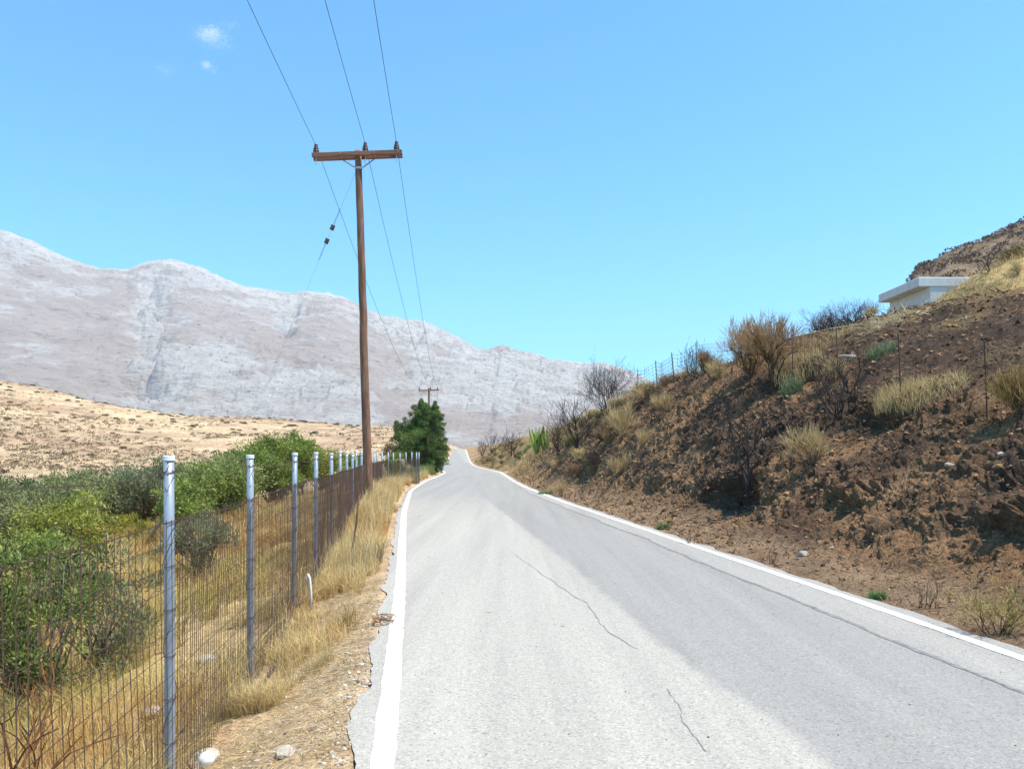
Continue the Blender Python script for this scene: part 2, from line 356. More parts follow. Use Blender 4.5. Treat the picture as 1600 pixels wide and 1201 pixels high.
# burnt bank to the right, with undercut hollows
uu = np.r_[np.linspace(.1, 1.2, 20, endpoint=False), np.linspace(1.2, 4.2, 88, endpoint=False), np.linspace(4.2, 16, 120)]
yy = np.r_[np.geomspace(2, 30, 640, endpoint=False), np.linspace(30, 60, 200)]
Yp, Up = np.meshgrid(yy, uu, indexing='ij'); Xp = XR(Yp)+Up; Zp = surf(Xp, Yp)
for (hx, hy, rw, rh, dp) in ((1120, 795, 1.3, .34, .8), (1535, 855, .75, .3, .7), (905, 745, 1.6, .5, .9), (1330, 680, .7, .35, .6), (1215, 612, .8, .3, .6), (1010, 770, .7, .25, .4), (1430, 905, .5, .2, .4), (1290, 800, .5, .22, .45)):
    h = hit(hx, hy, 5, 60); w = np.exp(-((Yp-h[1])/rw)**2-((Zp-h[2])/rh)**2)
    Xp = Xp+dp*w*sst(.5, 1.4, Up); Zp = Zp+dp*.25*np.exp(-((Yp-h[1])/rw)**2-((Zp-h[2]-rh*1.2)/rh)**2)*sst(.8, 1.6, Up)
jit = fbm(Yp*3.5, Zp*3.5, Up*2, o=4, s=50, g=.6)-.5; kf = sst(1.0, 1.8, Up)*(.35+.65*sst(6, 3.8, Up)); Xp = Xp+jit*.30*kf
kc = sst(.8, 1.5, Up)*(.45+.55*sst(8, 4.5, Up))
for (fr, am, sd) in ((2.6, .09, 201), (6.0, .085, 205), (11., .06, 209)):
    c_ = np.clip(.62-cells(Xp*fr, Yp*fr, Zp*fr, sd), -.3, .6)*am*kc*(.5+fbm(Xp*.9, Yp*.9, o=2, s=sd+3)); Xp = Xp-.55*c_; Zp = Zp+.8*c_
Zp[:, -1] -= .5; Zp[0] -= .4; Zp[-1] -= .4; Zp[:, 0] -= .05
ochre = np.array([.26, .158, .088]); dark = np.array([.135, .081, .051]); ash = np.array([.082, .056, .043])
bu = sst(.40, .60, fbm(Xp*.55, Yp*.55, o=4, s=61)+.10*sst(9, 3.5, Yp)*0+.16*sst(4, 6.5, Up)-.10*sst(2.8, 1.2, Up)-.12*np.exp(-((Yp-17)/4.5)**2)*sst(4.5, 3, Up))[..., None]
Cp = ochre*(1-bu)+dark*bu; asn = (sst(.52, .66, fbm(Xp*1.1, Yp*1.1, o=3, s=66))*sst(1.2, 2, Up))[..., None]; Cp = Cp*(1-.75*asn)+ash*.75*asn
for (hx, hy, rw, am) in ((1175, 705, 1.3, .8), (1320, 640, 1.0, .7), (905, 700, 3.0, .6), (1540, 545, 2.4, .55), (1440, 690, .9, .5), (1560, 780, .8, .6), (1240, 850, .7, .4), (1430, 520, 2.0, .5), (1100, 790, 1.2, .55)):
    h = hit(hx, hy, 5, 60); w = (am*sst(.25, .75, np.exp(-(((Yp-h[1])/rw)**2+((Xp-h[0])/rw)**2+((Zp-h[2])/rw)**2)*.7)*(.4+1.2*fbm(Xp*1.9, Yp*1.9, Zp*1.9, o=4, s=310))))[..., None]; Cp = Cp*(1-w)+np.array([.06, .044, .036])*w
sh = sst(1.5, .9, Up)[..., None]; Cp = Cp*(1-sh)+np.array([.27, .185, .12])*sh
strw = (sst(.55, .62, fbm(Xp*.7+9, Yp*.7, o=3, s=68))*sst(5, 7, Up))[..., None]*.35; Cp = Cp*(1-strw)+straw*.7*strw
md_ = (sst(24, 26.5, Yp)*sst(13.6, 14.6, Xp))[..., None]; Cp = Cp*(1-md_)+straw*.8*md_
far = sst(26, 40, Yp)[..., None]; fc = ochre*.8+straw*.25; Cp = Cp*(1-.6*far)+fc*.6*far
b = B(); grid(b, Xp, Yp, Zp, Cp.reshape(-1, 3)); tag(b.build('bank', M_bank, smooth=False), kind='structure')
BK = (Xp, Yp, Zp)

# ------------------------------------------------------------------ mountain
RID = Curve([(-900, 330), (-500, 300), (-200, 318), (0, 357), (50, 378), (100, 401), (150, 420), (200, 421), (225, 411), (265, 406), (310, 417), (345, 434), (380, 448), (440, 458), (500, 457), (535, 463), (600, 496), (660, 505), (710, 526), (745, 545), (762, 547), (785, 539), (805, 549), (850, 562), (900, 570), (940, 571), (965, 575), (990, 585), (1030, 603), (1100, 630), (1250, 665), (1500, 690), (2400, 700)], 3)
ii = np.r_[np.linspace(-800, -20, 80, endpoint=False), np.linspace(-20, 1120, 640, endpoint=False), np.linspace(1120, 2300, 60)]
tt = np.r_[np.linspace(0, 1, 250), np.linspace(1.03, 1.6, 14)]
I, T = np.meshgrid(ii, tt, indexing='ij')
rr = 1000+1500*T+200*np.sin(I*.004)*np.clip(T, 0, 1)
Xm = (I-CX)/F*rr; Ym = rr
zr = CAMZ+(HY-RID(I))/F*(2500+200*np.sin(I*.004))
Zr0 = zr*np.clip(T, 0, 1)
prof = np.interp(T, [0, .1, .3, .6, .85, 1, 1.1, 1.6], [0, .05, .22, .57, .86, 1, .95, .35])
rel = sst(0, .2, T)*sst(1.06, .8, T)
gx = Xm+120*fbm(Xm*.004, Ym*.004, o=3, s=90)
crag = np.clip(sst(.42, .62, fbm(Xm*.0028+Ym*.001, Zr0*.006, o=4, s=300, g=.6))+.5*sst(.62, .95, T), 0, 1)
gul = fbm(gx*.0042, Ym*.0015, o=5, s=70, ridge=True)-.55
Zm = zr*prof+gul*42*rel*np.clip(zr/500, .25, 1.2)+(fbm(Xm*.018, Ym*.018, o=5, s=75, ridge=True)-.55)*(12+34*crag)*np.clip(rel+.12, 0, 1)*np.clip(zr/350, .3, 1.1)
Zm += (fbm(Xm*.006+Ym*.002, (Zm+.28*Xm)*.03, o=4, s=78)-.5)*20*rel
wv = 60*(fbm(T*5, T*0+1, o=3, s=77)-.5); cg = np.exp(-((I-232-wv)/34)**2)*sst(.15, .35, T)*sst(.95, .6, T); Zm -= 150*cg*(fbm(Xm*.013, Ym*.013, o=4, s=79, ridge=True)-.3); crag = np.clip(crag+cg, 0, 1)
cg = np.exp(-((I-440-wv)/20)**2)*sst(.5, .65, T)*sst(.92, .8, T)+np.exp(-((I-915-wv*.3)/16)**2)*sst(.4, .55, T)*sst(.9, .75, T); Zm -= 110*cg*(fbm(Xm*.013, Ym*.013, o=4, s=80, ridge=True)-.25); crag = np.clip(crag+cg, 0, 1)
Zm += (fbm(Xm*.045, Ym*.03, o=3, s=85, ridge=True)-.55)*(5+18*crag)*np.clip(rel+.2, 0, 1)
Zm -= 8*(1-sst(0, .06, T))
m, N, L = new_mat('limestone_mountain'); tc = nd(N, 'ShaderNodeTexCoord')
mp = nd(N, 'ShaderNodeMapping'); mp.inputs['Rotation'].default_value = (.0, math.radians(-14), 0); mp.inputs['Scale'].default_value = (.0055, .0055, .021); L.new(tc.outputs['Object'], mp.inputs[0])
na = nd(N, 'ShaderNodeTexNoise'); na.inputs['Scale'].default_value = 1.0; na.inputs['Detail'].default_value = 14; na.inputs['Roughness'].default_value = .72; L.new(mp.outputs[0], na.inputs[0])
ra = ramp(N, [(.34, (.46, .375, .325)), (.475, (.52, .435, .385)), (.525, (.60, .545, .505)), (.68, (.69, .645, .605))]); at_ = nd(N, 'ShaderNodeAttribute', attribute_name='tint'); sc_ = nd(N, 'ShaderNodeSeparateColor'); L.new(at_.outputs[0], sc_.inputs[0]); mm = nd(N, 'ShaderNodeMath', operation='MULTIPLY_ADD', i_1=.20, i_2=-.10); L.new(sc_.outputs[0], mm.inputs[0]); aa = nd(N, 'ShaderNodeMath', operation='ADD'); L.new(mm.outputs[0], aa.inputs[0]); L.new(na.outputs[0], aa.inputs[1]); L.new(aa.outputs[0], ra.inputs[0])
nb = nd(N, 'ShaderNodeTexNoise'); nb.inputs['Scale'].default_value = 6.0; nb.inputs['Detail'].default_value = 12; nb.inputs['Roughness'].default_value = .75; L.new(mp.outputs[0], nb.inputs[0])
rb = ramp(N, [(.31, (.30, .30, .31)), (.38, (.62, .62, .63)), (.43, (.96, .96, .96)), (.6, (1, 1, 1)), (.72, (1.3, 1.3, 1.3))]); L.new(nb.outputs[0], rb.inputs[0])
x = nd(N, 'ShaderNodeMixRGB', blend_type='MULTIPLY', i_0=1.0); L.new(ra.outputs[0], x.inputs[1]); L.new(rb.outputs[0], x.inputs[2])
nc = nd(N, 'ShaderNodeTexVoronoi'); nc.inputs['Scale'].default_value = .075; L.new(tc.outputs['Object'], nc.inputs[0])
rc = ramp(N, [(.10, (.30, .31, .26)), (.2, (1, 1, 1))]); L.new(nc.outputs['Distance'], rc.inputs[0])
nm = nd(N, 'ShaderNodeTexNoise'); nm.inputs['Scale'].default_value = .006; L.new(tc.outputs['Object'], nm.inputs[0]); rm = ramp(N, [(.5, (0, 0, 0)), (.6, (1, 1, 1))]); L.new(nm.outputs[0], rm.inputs[0])
x2 = nd(N, 'ShaderNodeMixRGB', blend_type='MULTIPLY'); L.new(rm.outputs[0], x2.inputs[0]); L.new(x.outputs[0], x2.inputs[1]); L.new(rc.outputs[0], x2.inputs[2])
p = nd(N, 'ShaderNodeBsdfPrincipled'); p.inputs['Roughness'].default_value = 1; p.inputs['Specular IOR Level'].default_value = .05; L.new(x2.outputs[0], p.inputs['Base Color'])
bm = nd(N, 'ShaderNodeBump'); bm.inputs['Strength'].default_value = 1.0; bm.inputs['Distance'].default_value = 22; L.new(nb.outputs[0], bm.inputs['Height']); L.new(bm.outputs[0], p.inputs['Normal'])
o = nd(N, 'ShaderNodeOutputMaterial'); L.new(p.outputs[0], o.inputs[0])
b = B(); grid(b, Xm.T, Ym.T, Zm.T, np.repeat(crag.T.reshape(-1, 1), 3, 1)); mo = b.build('mountain', m, smooth=True)
import sys
# grid orientation: make sure normals look up
def upward(o):
    me = o.data; c = np.zeros(len(me.polygons)*3, np.float32); me.polygons.foreach_get('normal', c)
    if c.reshape(-1, 3)[:, 2].mean() < 0: me.flip_normals()
for o in [q for q in bpy.data.objects if q.name in ('ground', 'verge', 'bank', 'mountain')]: upward(o)
tag(mo, kind='structure')

# ------------------------------------------------------------------ road
yr = np.r_[np.arange(-30, 1, .5), np.arange(1, 24, .06), np.arange(24, 60, .25), np.arange(60, 258, 1.0)]; ur = np.r_[np.linspace(0, 1, 25)]
Yr, Ur = np.meshgrid(yr, ur, indexing='ij'); lo = XL(Yr)-.17; hi = XR(Yr)+.22
edge = (fbm(Yr*1.3, Yr*0+3, o=6, s=81, g=.6)-.5)*.24; lo = lo-edge*.9; hi = hi+(fbm(Yr*1.6, Yr*0+8, o=6, s=82, g=.55)-.5)*.2
Xr_ = lo+(hi-lo)*Ur; Zr_ = ZR(Yr)+.012
XB = Curve([(-40, 3.2), (3.9, 1.72), (4.6, 1.52), (6.4, 1.23), (10.6, .885), (26.7, -.9), (34, -1.7), (60, -3), (90, -6), (260, -21)], 2)
m, N, L = new_mat('worn_asphalt'); a = nd(N, 'ShaderNodeAttribute', attribute_name='tint'); tc = nd(N, 'ShaderNodeTexCoord')
sp = nd(N, 'ShaderNodeSeparateColor'); L.new(a.outputs[0], sp.inputs[0])
ne = nd(N, 'ShaderNodeTexNoise'); ne.inputs['Scale'].default_value = 3.5; ne.inputs['Detail'].default_value = 6; L.new(tc.outputs['Object'], ne.inputs[0])
ad = nd(N, 'ShaderNodeMath', operation='MULTIPLY_ADD', i_1=.05, i_2=-.025); L.new(ne.outputs[0], ad.inputs[0])
su = nd(N, 'ShaderNodeMath', operation='ADD'); L.new(sp.outputs[0], su.inputs[0]); L.new(ad.outputs[0], su.inputs[1])
rs = ramp(N, [(.486, (.35, .327, .285)), (.514, (.262, .25, .229))]); L.new(su.outputs[0], rs.inputs[0])
rs2 = ramp(N, [(.49, (1, 1, 1)), (.51, (1.16, 1.15, 1.13))]); L.new(sp.outputs[1], rs2.inputs[0])
nb = nd(N, 'ShaderNodeTexNoise'); nb.inputs['Scale'].default_value = .9; nb.inputs['Detail'].default_value = 7; nb.inputs['Roughness'].default_value = .65
mp = nd(N, 'ShaderNodeMapping'); mp.inputs['Scale'].default_value = (2.6, .10, 1); mp.inputs['Rotation'].default_value = (0, 0, -.125); L.new(tc.outputs['Object'], mp.inputs[0]); L.new(mp.outputs[0], nb.inputs[0])
rb = ramp(N, [(.3, (.86, .86, .865)), (.5, (1.0, 1.0, 1.0)), (.7, (1.10, 1.10, 1.09))]); L.new(nb.outputs[0], rb.inputs[0])
nf = nd(N, 'ShaderNodeTexVoronoi'); nf.inputs['Scale'].default_value = 85; L.new(tc.outputs['Object'], nf.inputs[0])
sf = nd(N, 'ShaderNodeSeparateColor'); L.new(nf.outputs['Color'], sf.inputs[0]); rf = ramp(N, [(0, (.68, .68, .69)), (.25, (.95, .95, .95)), (.85, (1.04, 1.04, 1.04)), (1, (1.28, 1.27, 1.25))]); L.new(sf.outputs[0], rf.inputs[0])
nz = nd(N, 'ShaderNodeTexNoise'); nz.inputs['Scale'].default_value = 11; nz.inputs['Detail'].default_value = 6; nz.inputs['Roughness'].default_value = .8; L.new(tc.outputs['Object'], nz.inputs[0])
rz = ramp(N, [(.24, (.93, .93, .92)), (.36, (1, 1, 1))]); L.new(nz.outputs[0], rz.inputs[0])
fm = nd(N, 'ShaderNodeMixRGB', blend_type='MIX'); fm.inputs[2].default_value = (.275, .262, .239, 1); L.new(sp.outputs[2], fm.inputs[0]); L.new(rs.outputs[0], fm.inputs[1])
c = fm.outputs[0]
for q in (rs2, rb, rf, rz):
    x = nd(N, 'ShaderNodeMixRGB', blend_type='MULTIPLY', i_0=1.0); L.new(c, x.inputs[1]); L.new(q.outputs[0], x.inputs[2]); c = x.outputs[0]
p = nd(N, 'ShaderNodeBsdfPrincipled'); p.inputs['Roughness'].default_value = .85; p.inputs['Specular IOR Level'].default_value = .25; L.new(c, p.inputs['Base Color'])
bm = nd(N, 'ShaderNodeBump'); bm.inputs['Strength'].default_value = .5; bm.inputs['Distance'].default_value = .006; L.new(sf.outputs[0], bm.inputs['Height']); L.new(bm.outputs[0], p.inputs['Normal'])
o = nd(N, 'ShaderNodeOutputMaterial'); L.new(p.outputs[0], o.inputs[0])
SEAM = Curve([(-40, 8.6), (0, 4.05), (5.1, 3.42), (6.7, 3.22), (8.95, 3.0), (11.4, 2.75), (14.9, 2.42), (20, 1.82), (30, .75), (60, -1.1), (260, -20)], .5)
Cr = np.stack([.5+np.clip((Xr_-XB(Yr))*.25, -.5, .5), .5+np.clip((Xr_-SEAM(Yr))*.5, -.5, .5), sst(17, 34, Yr)], -1).reshape(-1, 3)
b = B(); grid(b, Xr_, Yr, Zr_, Cr); road = b.build('road', m); upward(road); tag(road, kind='structure')
M_paint = simple_mat('road_paint', [(.30, (.34, .33, .30)), (.38, (.60, .585, .55)), (.5, (.74, .73, .70)), (.7, (.82, .815, .79))], 7, .7, .15, 60, spec=.3)
M_seam = simple_mat('tar_seam', [(.35, (.13, .125, .12)), (.65, (.25, .24, .23))], 14, .9, .6, 50)
M_crack = simple_mat('crack_grey', [(.35, (.15, .145, .14)), (.6, (.26, .25, .23))], 9, .95, .3, 50)  # mottled darker grey for the thin crack strips on the asphalt
def strip(name, cx, hw, ys, dz, mat, jag=0, seed=0):
    ys = np.asarray(ys, float); j1 = (fbm(ys*6, ys*0, o=3, s=seed)-.5)*jag; j2 = (fbm(ys*6, ys*0+5, o=3, s=seed+3)-.5)*jag
    X = np.stack([cx-hw+j1, cx+hw+j2], 1); Y = np.stack([ys, ys], 1); b = B(); grid(b, X, Y, np.stack([ZR(ys)+dz]*2, 1)); o = b.build(name, mat, road); upward(o); return o
ys = np.r_[np.arange(-10, 40, .08), np.arange(40, 257, .5)]
strip('edge_line', XL(ys), .065, ys, .0165, M_paint, .022, 101); strip('edge_line', XR(ys), .06, ys, .0165, M_paint, .022, 111)
ys = np.arange(1, 40, .04); strip('tar_seam', SEAM(ys)+(fbm(ys*.9, ys*0, o=4, s=121)-.5)*.14, .028*(.4+1.1*fbm(ys*.7, ys*0+2, o=3, s=125)), ys, .0155, M_seam, .045, 122)
ck = np.array([(803, 866), (844, 896), (893, 930), (919, 945), (930, 965), (945, 983), (970, 1002), (994, 1016)], float); d = F*CAMZ/(ck[:, 1]-HY); cx = (ck[:, 0]-CX)/F*d; o_ = np.argsort(d)
ys = np.arange(d.min(), d.max(), .015); strip('crack', np.interp(ys, d[o_], cx[o_])+(fbm(ys*5, ys*0, o=4, s=131)-.5)*.05, .0025+.004*fbm(ys*3, ys*0+2, o=2, s=135), ys, .0155, M_crack, .008, 132)
ys = np.arange(4.1, 5.2, .015); strip('crack', 1.02+(ys-4.1)*.02+(fbm(ys*5, ys*0, o=4, s=137)-.5)*.07, .0022, ys, .0155, M_crack, .006, 138)

# ------------------------------------------------------------------ air
m, N, L = new_mat('air'); pv = nd(N, 'ShaderNodeVolumePrincipled'); pv.inputs['Color'].default_value = (.72, .87, 1.0, 1); pv.inputs['Density'].default_value = .00012; pv.inputs['Anisotropy'].default_value = .1
o = nd(N, 'ShaderNodeOutputMaterial'); L.new(pv.outputs[0], o.inputs['Volume'])
b = B(); box(b, (0, 3000, 460), (26000, 6700, 980)); hz = b.build('haze', m); tag(hz, 'thin blue summer haze in the air over the valley', 'haze', kind='stuff')

# ------------------------------------------------------------------ left fence: blue-grey pipe posts, rusty netting, barbed wire
M_post = simple_mat('painted_pipe', [(.3, (.17, .20, .235)), (.5, (.25, .295, .345)), (.75, (.33, .365, .40))], 5, .45, .15, 40, metal=.15, spec=.5, stretch=(1, 1, .3))
M_cap = simple_mat('white_cap', [(.3, (.62, .64, .66)), (.7, (.78, .79, .8))], 12, .5, 0)
M_rust = simple_mat('rusty_wire', [(.3, (.05, .03, .022)), (.6, (.095, .052, .034)), (.8, (.16, .09, .055))], 15, .85, .2, 80)
M_wire = simple_mat('dark_wire', [(.3, (.03, .028, .03)), (.7, (.07, .06, .06))], 15, .7, 0)
PY = [.3, 2.26, 4.36, 6.5, 8.75, 10.7, 12.7, 14.2, 15.6, 16.7, 18.0, 19.4, 21.4, 23.4, 25.4, 27.5, 29.6, 31.5, 33.4, 35.2, 37.0, 38.6, 40.2, 41.4]
fence = tag(empty('wire_fence', (float(XF(4.36)), 4.36, float(on(float(XF(4.36)), 4.36)[2]))), 'rusty wire mesh fence on pale blue pipe posts along the left verge', 'fence')
fo = np.array(fence.location)
def fx(y): return float(XF(y))
posts = []
for k, y in enumerate(PY):
    g = on(fx(y), y); top = 1.60-(713-HY)/F*4.36+np.interp(y, [0, 8, 20, 42], [0, 0, .075, .06])+R.normal(0, .012)*(k > 3)
    lean = R.normal(0, .006, 2) if k not in (2, 3) else np.array([-.004, 0]); lean = lean*(1 if k < 4 else 2.6); H = top-g[2]
    P = np.array([[lean[0]*h, lean[1]*h, h] for h in np.linspace(-.35, H, 5)])
    b = B(); tube(b, P, .0285, 14); po = b.build('post', M_post, fence, True, g-fo); posts.append((g, lean, H))
    b = B(); lathe(b, [(.0, .006), (.027, .006), (.0325, .003), (.0335, -.022), (.0315, -.024)], 14, P[-1]); b.build('post_cap', M_cap, po, False)
    if y < 22:
        b = B()
        for h in np.r_[H-.085, np.arange(H-.37, .05, -.25)]:
            an = np.linspace(0, 2*np.pi*1.15, 12)+R.uniform(0, 6); c = np.array([lean[0]*h, lean[1]*h, h])
            tube(b, c+np.c_[.0335*np.cos(an), .0335*np.sin(an), np.linspace(-.008, .008, 12)+R.normal(0, .003)], .0022, 4)
        an = np.linspace(0, 2*np.pi*H/.5, 60); hh = np.linspace(.1, H-.05, 60); tube(b, np.c_[lean[0]*hh+.034*np.cos(an), lean[1]*hh+.034*np.sin(an), hh], .0017, 4)
        for q in range(2):
            an = R.uniform(3.5, 5.8); tube(b, np.array([[.033*np.cos(an), .033*np.sin(an), H-.09], [.06*np.cos(an), .06*np.sin(an), H-.14-.05*q], [.045*np.cos(an+.5), .045*np.sin(an+.5), H-.2]]), .0017, 4)
        b.build('wire_tie', M_wire, po)
# netting, one piece between each pair of posts
for k in range(len(PY)-1):
    y0, y1 = PY[k], PY[k+1]; sp_ = .085 if y1 < 4.5 else (.05 if y0 < 20 else .10)
    b = B(); nv = max(int((y1-y0)/sp_), 2); ys = np.linspace(y0, y1, nv, endpoint=False)+.01
    t0, t1 = posts[k][0][2]+posts[k][2]-.355, posts[k+1][0][2]+posts[k+1][2]-.355
    r = .0027 if y0 < 9 else .0032 if y0 < 20 else .0045
    def wob(y, z): return .036+.02*np.sin((y-y0)/(y1-y0)*np.pi)*np.sin(z*2.3+y0)
    for y in ys:
        zt = t0+(t1-t0)*(y-y0)/(y1-y0)+R.uniform(0, .02); zb = float(surf(np.array([fx(y)+.035]), np.array([y]))[0])-.05; zz = np.linspace(zb, zt, 4)
        tube(b, np.c_[fx(y)+wob(y, zz), y+R.normal(0, .006, 4), zz], r, 3, cap=False)
    yy = np.linspace(y0, y1, 9)
    for h in np.arange(0, 1.75, .122):
        zz = t0+(t1-t0)*(yy-y0)/(y1-y0)-h-.02*np.sin((yy-y0)/(y1-y0)*np.pi)*np.sin(h*5+k)+R.normal(0, .004, 9)
        if zz.mean() < surf(np.array([fx(y0)]), np.array([y0]))[0]+.02: break
        tube(b, np.c_[[fx(y) for y in yy]+wob(yy, zz)+.004, yy, zz], r*(1.4 if h == 0 else .8), 3, cap=False)
    b.build('wire_mesh', M_rust, fence, False, -fo)
    if y0 < 22:
        b = B(); yy = np.linspace(y0, y1, 14); z0, z1 = t0+.27, t1+.27
        zz = z0+(z1-z0)*(yy-y0)/(y1-y0)-.03*np.sin((yy-y0)/(y1-y0)*np.pi); tube(b, np.c_[[fx(y)+.034 for y in yy], yy, zz], .0022, 3)
        for y in np.arange(y0+.1, y1, .13):
            z = np.interp(y, yy, zz); c = np.array([fx(y)+.034, y, z])
            for q in range(2):
                dv = runit(1)[0]*.017; tube(b, np.array([c-dv, c+dv]), .0013, 3)
        b.build('barbed_wire', M_rust, fence, False, -fo)
# weathered timber strut leaning behind the first post
M_grey = simple_mat('weathered_wood', [(.3, (.20, .17, .14)), (.7, (.36, .32, .27))], 6, .9, .5, 30, stretch=(1, 1, .2))
def stick(name, pts, r, mat, label, cat, n=7, group=None, smooth=True):
    P = np.asarray(pts, float); b = B(); tube(b, P-P[0], r, n); return tag(b.build(name, mat, None, smooth, P[0]), label, cat, group)
p0 = hit(224, 854, 8, 40); p1 = px(262, 799, p0[1]-.6)
stick('leaning_timber', [p0-[.05, 0, .1], (p0+p1)/2, p1], [.05, .048, .045], M_grey, 'weathered grey timber leaning in the straw just left of the nearest blue post', 'timber')
M_white = simple_mat('white_plastic', [(.3, (.66, .66, .64)), (.7, (.80, .80, .79))], 5, .4, .05, 20)
c = hit(485, 952, 5, 30); zt = lambda iy: CAMZ-(iy-HY)/F*c[1]; xx = lambda ix: (ix-CX)/F*c[1]
stick('bent_pipe', [[xx(486), c[1], c[2]-.05], [xx(486), c[1], zt(925)], [xx(484), c[1], zt(903)], [xx(481.5), c[1], zt(897)], [xx(479), c[1]+.04, zt(901)], [xx(477), c[1]+.08, zt(915)]], [.014, .014, .013, .013, .012, .012], M_white, 'bent white plastic pipe sticking out of grass between two fence posts', 'pipe')
M_stalk = simple_mat('dead_stalk', [(.3, (.10, .055, .035)), (.7, (.20, .11, .06))], 12, .9, .4, 40)
d0 = 12.2; q = lambda ix, iy, dd=0: px(ix, iy, d0+dd)
g = q(543, 890); g[2] = on(g[0], g[1])[2]-.03
stick('dead_branch', [g, q(547, 868), q(553, 845), q(557, 815), q(559, 790), q(563, 770, .05)], [.022, .021, .019, .017, .012, .007], M_stalk, 'thin dead brown branch standing upright in verge grass beyond the near posts', 'branch')
M_hose = simple_mat('black_hose', [(.3, (.035, .024, .02)), (.7, (.075, .05, .04))], 8, .7, .1, 30)
ys = np.linspace(5.5, 9.3, 30); hx_ = XF(ys)+.09+.05*np.sin(ys*2.1); b = B(); P = np.c_[hx_, ys, surf(hx_, ys)+.10+.05*np.sin(ys*1.7)]; P[0, 2] -= .15; P[-1, 2] -= .15
tube(b, P-P[0], .013, 8); tag(b.build('hose', M_hose, None, True, P[0]), 'dark irrigation hose running along the foot of the wire fence', 'hose')

# ------------------------------------------------------------------ power poles and lines
M_pole = simple_mat('tarred_pole', [(.25, (.085, .04, .024)), (.5, (.19, .095, .055)), (.75, (.34, .195, .125))], 5, .85, .8, 18, stretch=(3, 3, .35))
M_arm = simple_mat('crossarm_wood', [(.3, (.14, .065, .04)), (.7, (.27, .14, .09))], 5, .85, .4, 20, stretch=(.2, 2, 2))
M_ins = simple_mat('brown_porcelain', [(.3, (.055, .03, .025)), (.7, (.09, .05, .04))], 5, .3, 0, spec=.6)
M_galv = simple_mat('galvanised_steel', [(.3, (.36, .37, .38)), (.7, (.52, .53, .54))], 8, .45, .1, 30, metal=.6)
def pole(base, top, armz, arm_dir, tilt, ins, r0, r1, label, armL=2.42, detail=True):
    root = tag(empty('utility_pole', base), label, 'utility pole', 'utility poles carrying the power line')
    b = B(); n = 16; t = np.linspace(0, 1, n)[:, None]; P = t*(top-base); P[0, 2] -= .6; P[1:-1, :2] += R.normal(0, .006, (n-2, 2)); tube(b, P, r0+(r1-r0)*t[:, 0], 14)
    po = b.build('pole', M_pole, root, True)
    a = np.array([arm_dir[0], arm_dir[1], 0.]); a /= np.linalg.norm(a); a = a*math.cos(tilt)+np.array([0, 0, math.sin(tilt)]); f = np.cross(a, [0, 0, 1]); f /= np.linalg.norm(f); u = np.cross(f, a)
    Mx = np.c_[a, f, u]; c = armz-base
    for s_ in (-1, 1):
        b = B(); box(b, np.zeros(3), (armL, .085, .115), Mx, .008); am = b.build('crossarm', M_arm, root, False, c+f*s_*(r1+.043))
        if detail:
            for e in (-.46, -.19, .19, .46): b = B(); tube(b, np.array([-f*.06, f*.06]), .012, 6); b.build('bolt', M_galv, am, False, a*armL*e)
    tips = []
    for e in ins:
        p = c+a*e-f*(r1+.043)*.5+u*.062
        b = B(); lathe(b, [(0, .0), (.075, .0), (.08, .03), (.055, .045), (.058, .06), (.085, .065), (.08, .095), (.05, .105), (.052, .12), (.075, .125), (.07, .15), (.044, .16), (.045, .175), (.062, .18), (.058, .20), (.035, .21), (.035, .225), (.05, .235), (.045, .265), (0, .272)], 14, (0, 0, .04))
        i_ = b.build('insulator', M_ins, root, True, p)
        b = B(); tube(b, np.array([[0, 0, -.26], [0, 0, .06]]), .014, 6); b.build('pin', M_galv, i_)
        tips.append(base+p+np.array([0, 0, .275]))
    if detail:
        for s_ in (-1, 1):
            p1 = c+a*s_*.45-f*(r1+.095)-u*.03; p2 = c-u*.36-f*(r1+.02)
            b = B(); tube(b, np.array([p1, p2])-p2, .017, 4); b.build('brace', M_galv, root, False, p2)
        b = B(); lathe(b, [(r1+.008, -.03), (r1+.014, -.02), (r1+.014, .02), (r1+.008, .03)], 14); b.build('clamp', M_galv, root, False, c-u*.36)
    return root, tips
D1 = 21.0; base = on((575-CX)/F*D1+.02, D1); top = px(559.5, 236, D1); arm = px(559, 243, D1)
pole1, tips = pole(base, top, arm, (71, 5.7), math.radians(3.9), (-1.13, .2, 1.05), .122, .09, 'tall brown wooden utility pole rising beside the wire fence, nearest the camera')
D2 = 92.0; b2 = px(671, 700, D2); b2 = on(b2[0], b2[1]); t2 = px(670, 606, D2); a2 = px(670, 609.5, D2)
pole2, tips2 = pole(b2, t2, a2, (71, 5.7), math.radians(2), (-1.13, .2, 1.05), .15, .11, 'distant utility pole whose crossarm shows above the green roadside tree', detail=False)
for k, w in enumerate(('leftmost', 'middle', 'rightmost')):
    A, Bq = tips[k], tips2[k]; back = A+np.array([6.8, -71, .3]); b = B(); t = np.linspace(0, 1, 40)[:, None]
    P1 = back+(A-back)*t; P1[:, 2] -= 4*1.35*(t*(1-t))[:, 0]; P2 = A+(Bq-A)*t; P2[:, 2] -= 4*1.35*(t*(1-t))[:, 0]
    P3 = Bq+np.array([[0, 0, 0], [-3, 30, -.6], [-6, 60, -.8]]); P = np.r_[P1, P2[1:], P3[1:]]
    tube(b, P-A, np.interp(P[:, 1], [0, 21, 92, 160], [.0055, .0065, .013, .02]), 4); tag(b.build('power_line', M_wire, None, True, A), w+' of the three thin dark power lines over the road verge', 'power line', 'power lines strung between the poles')
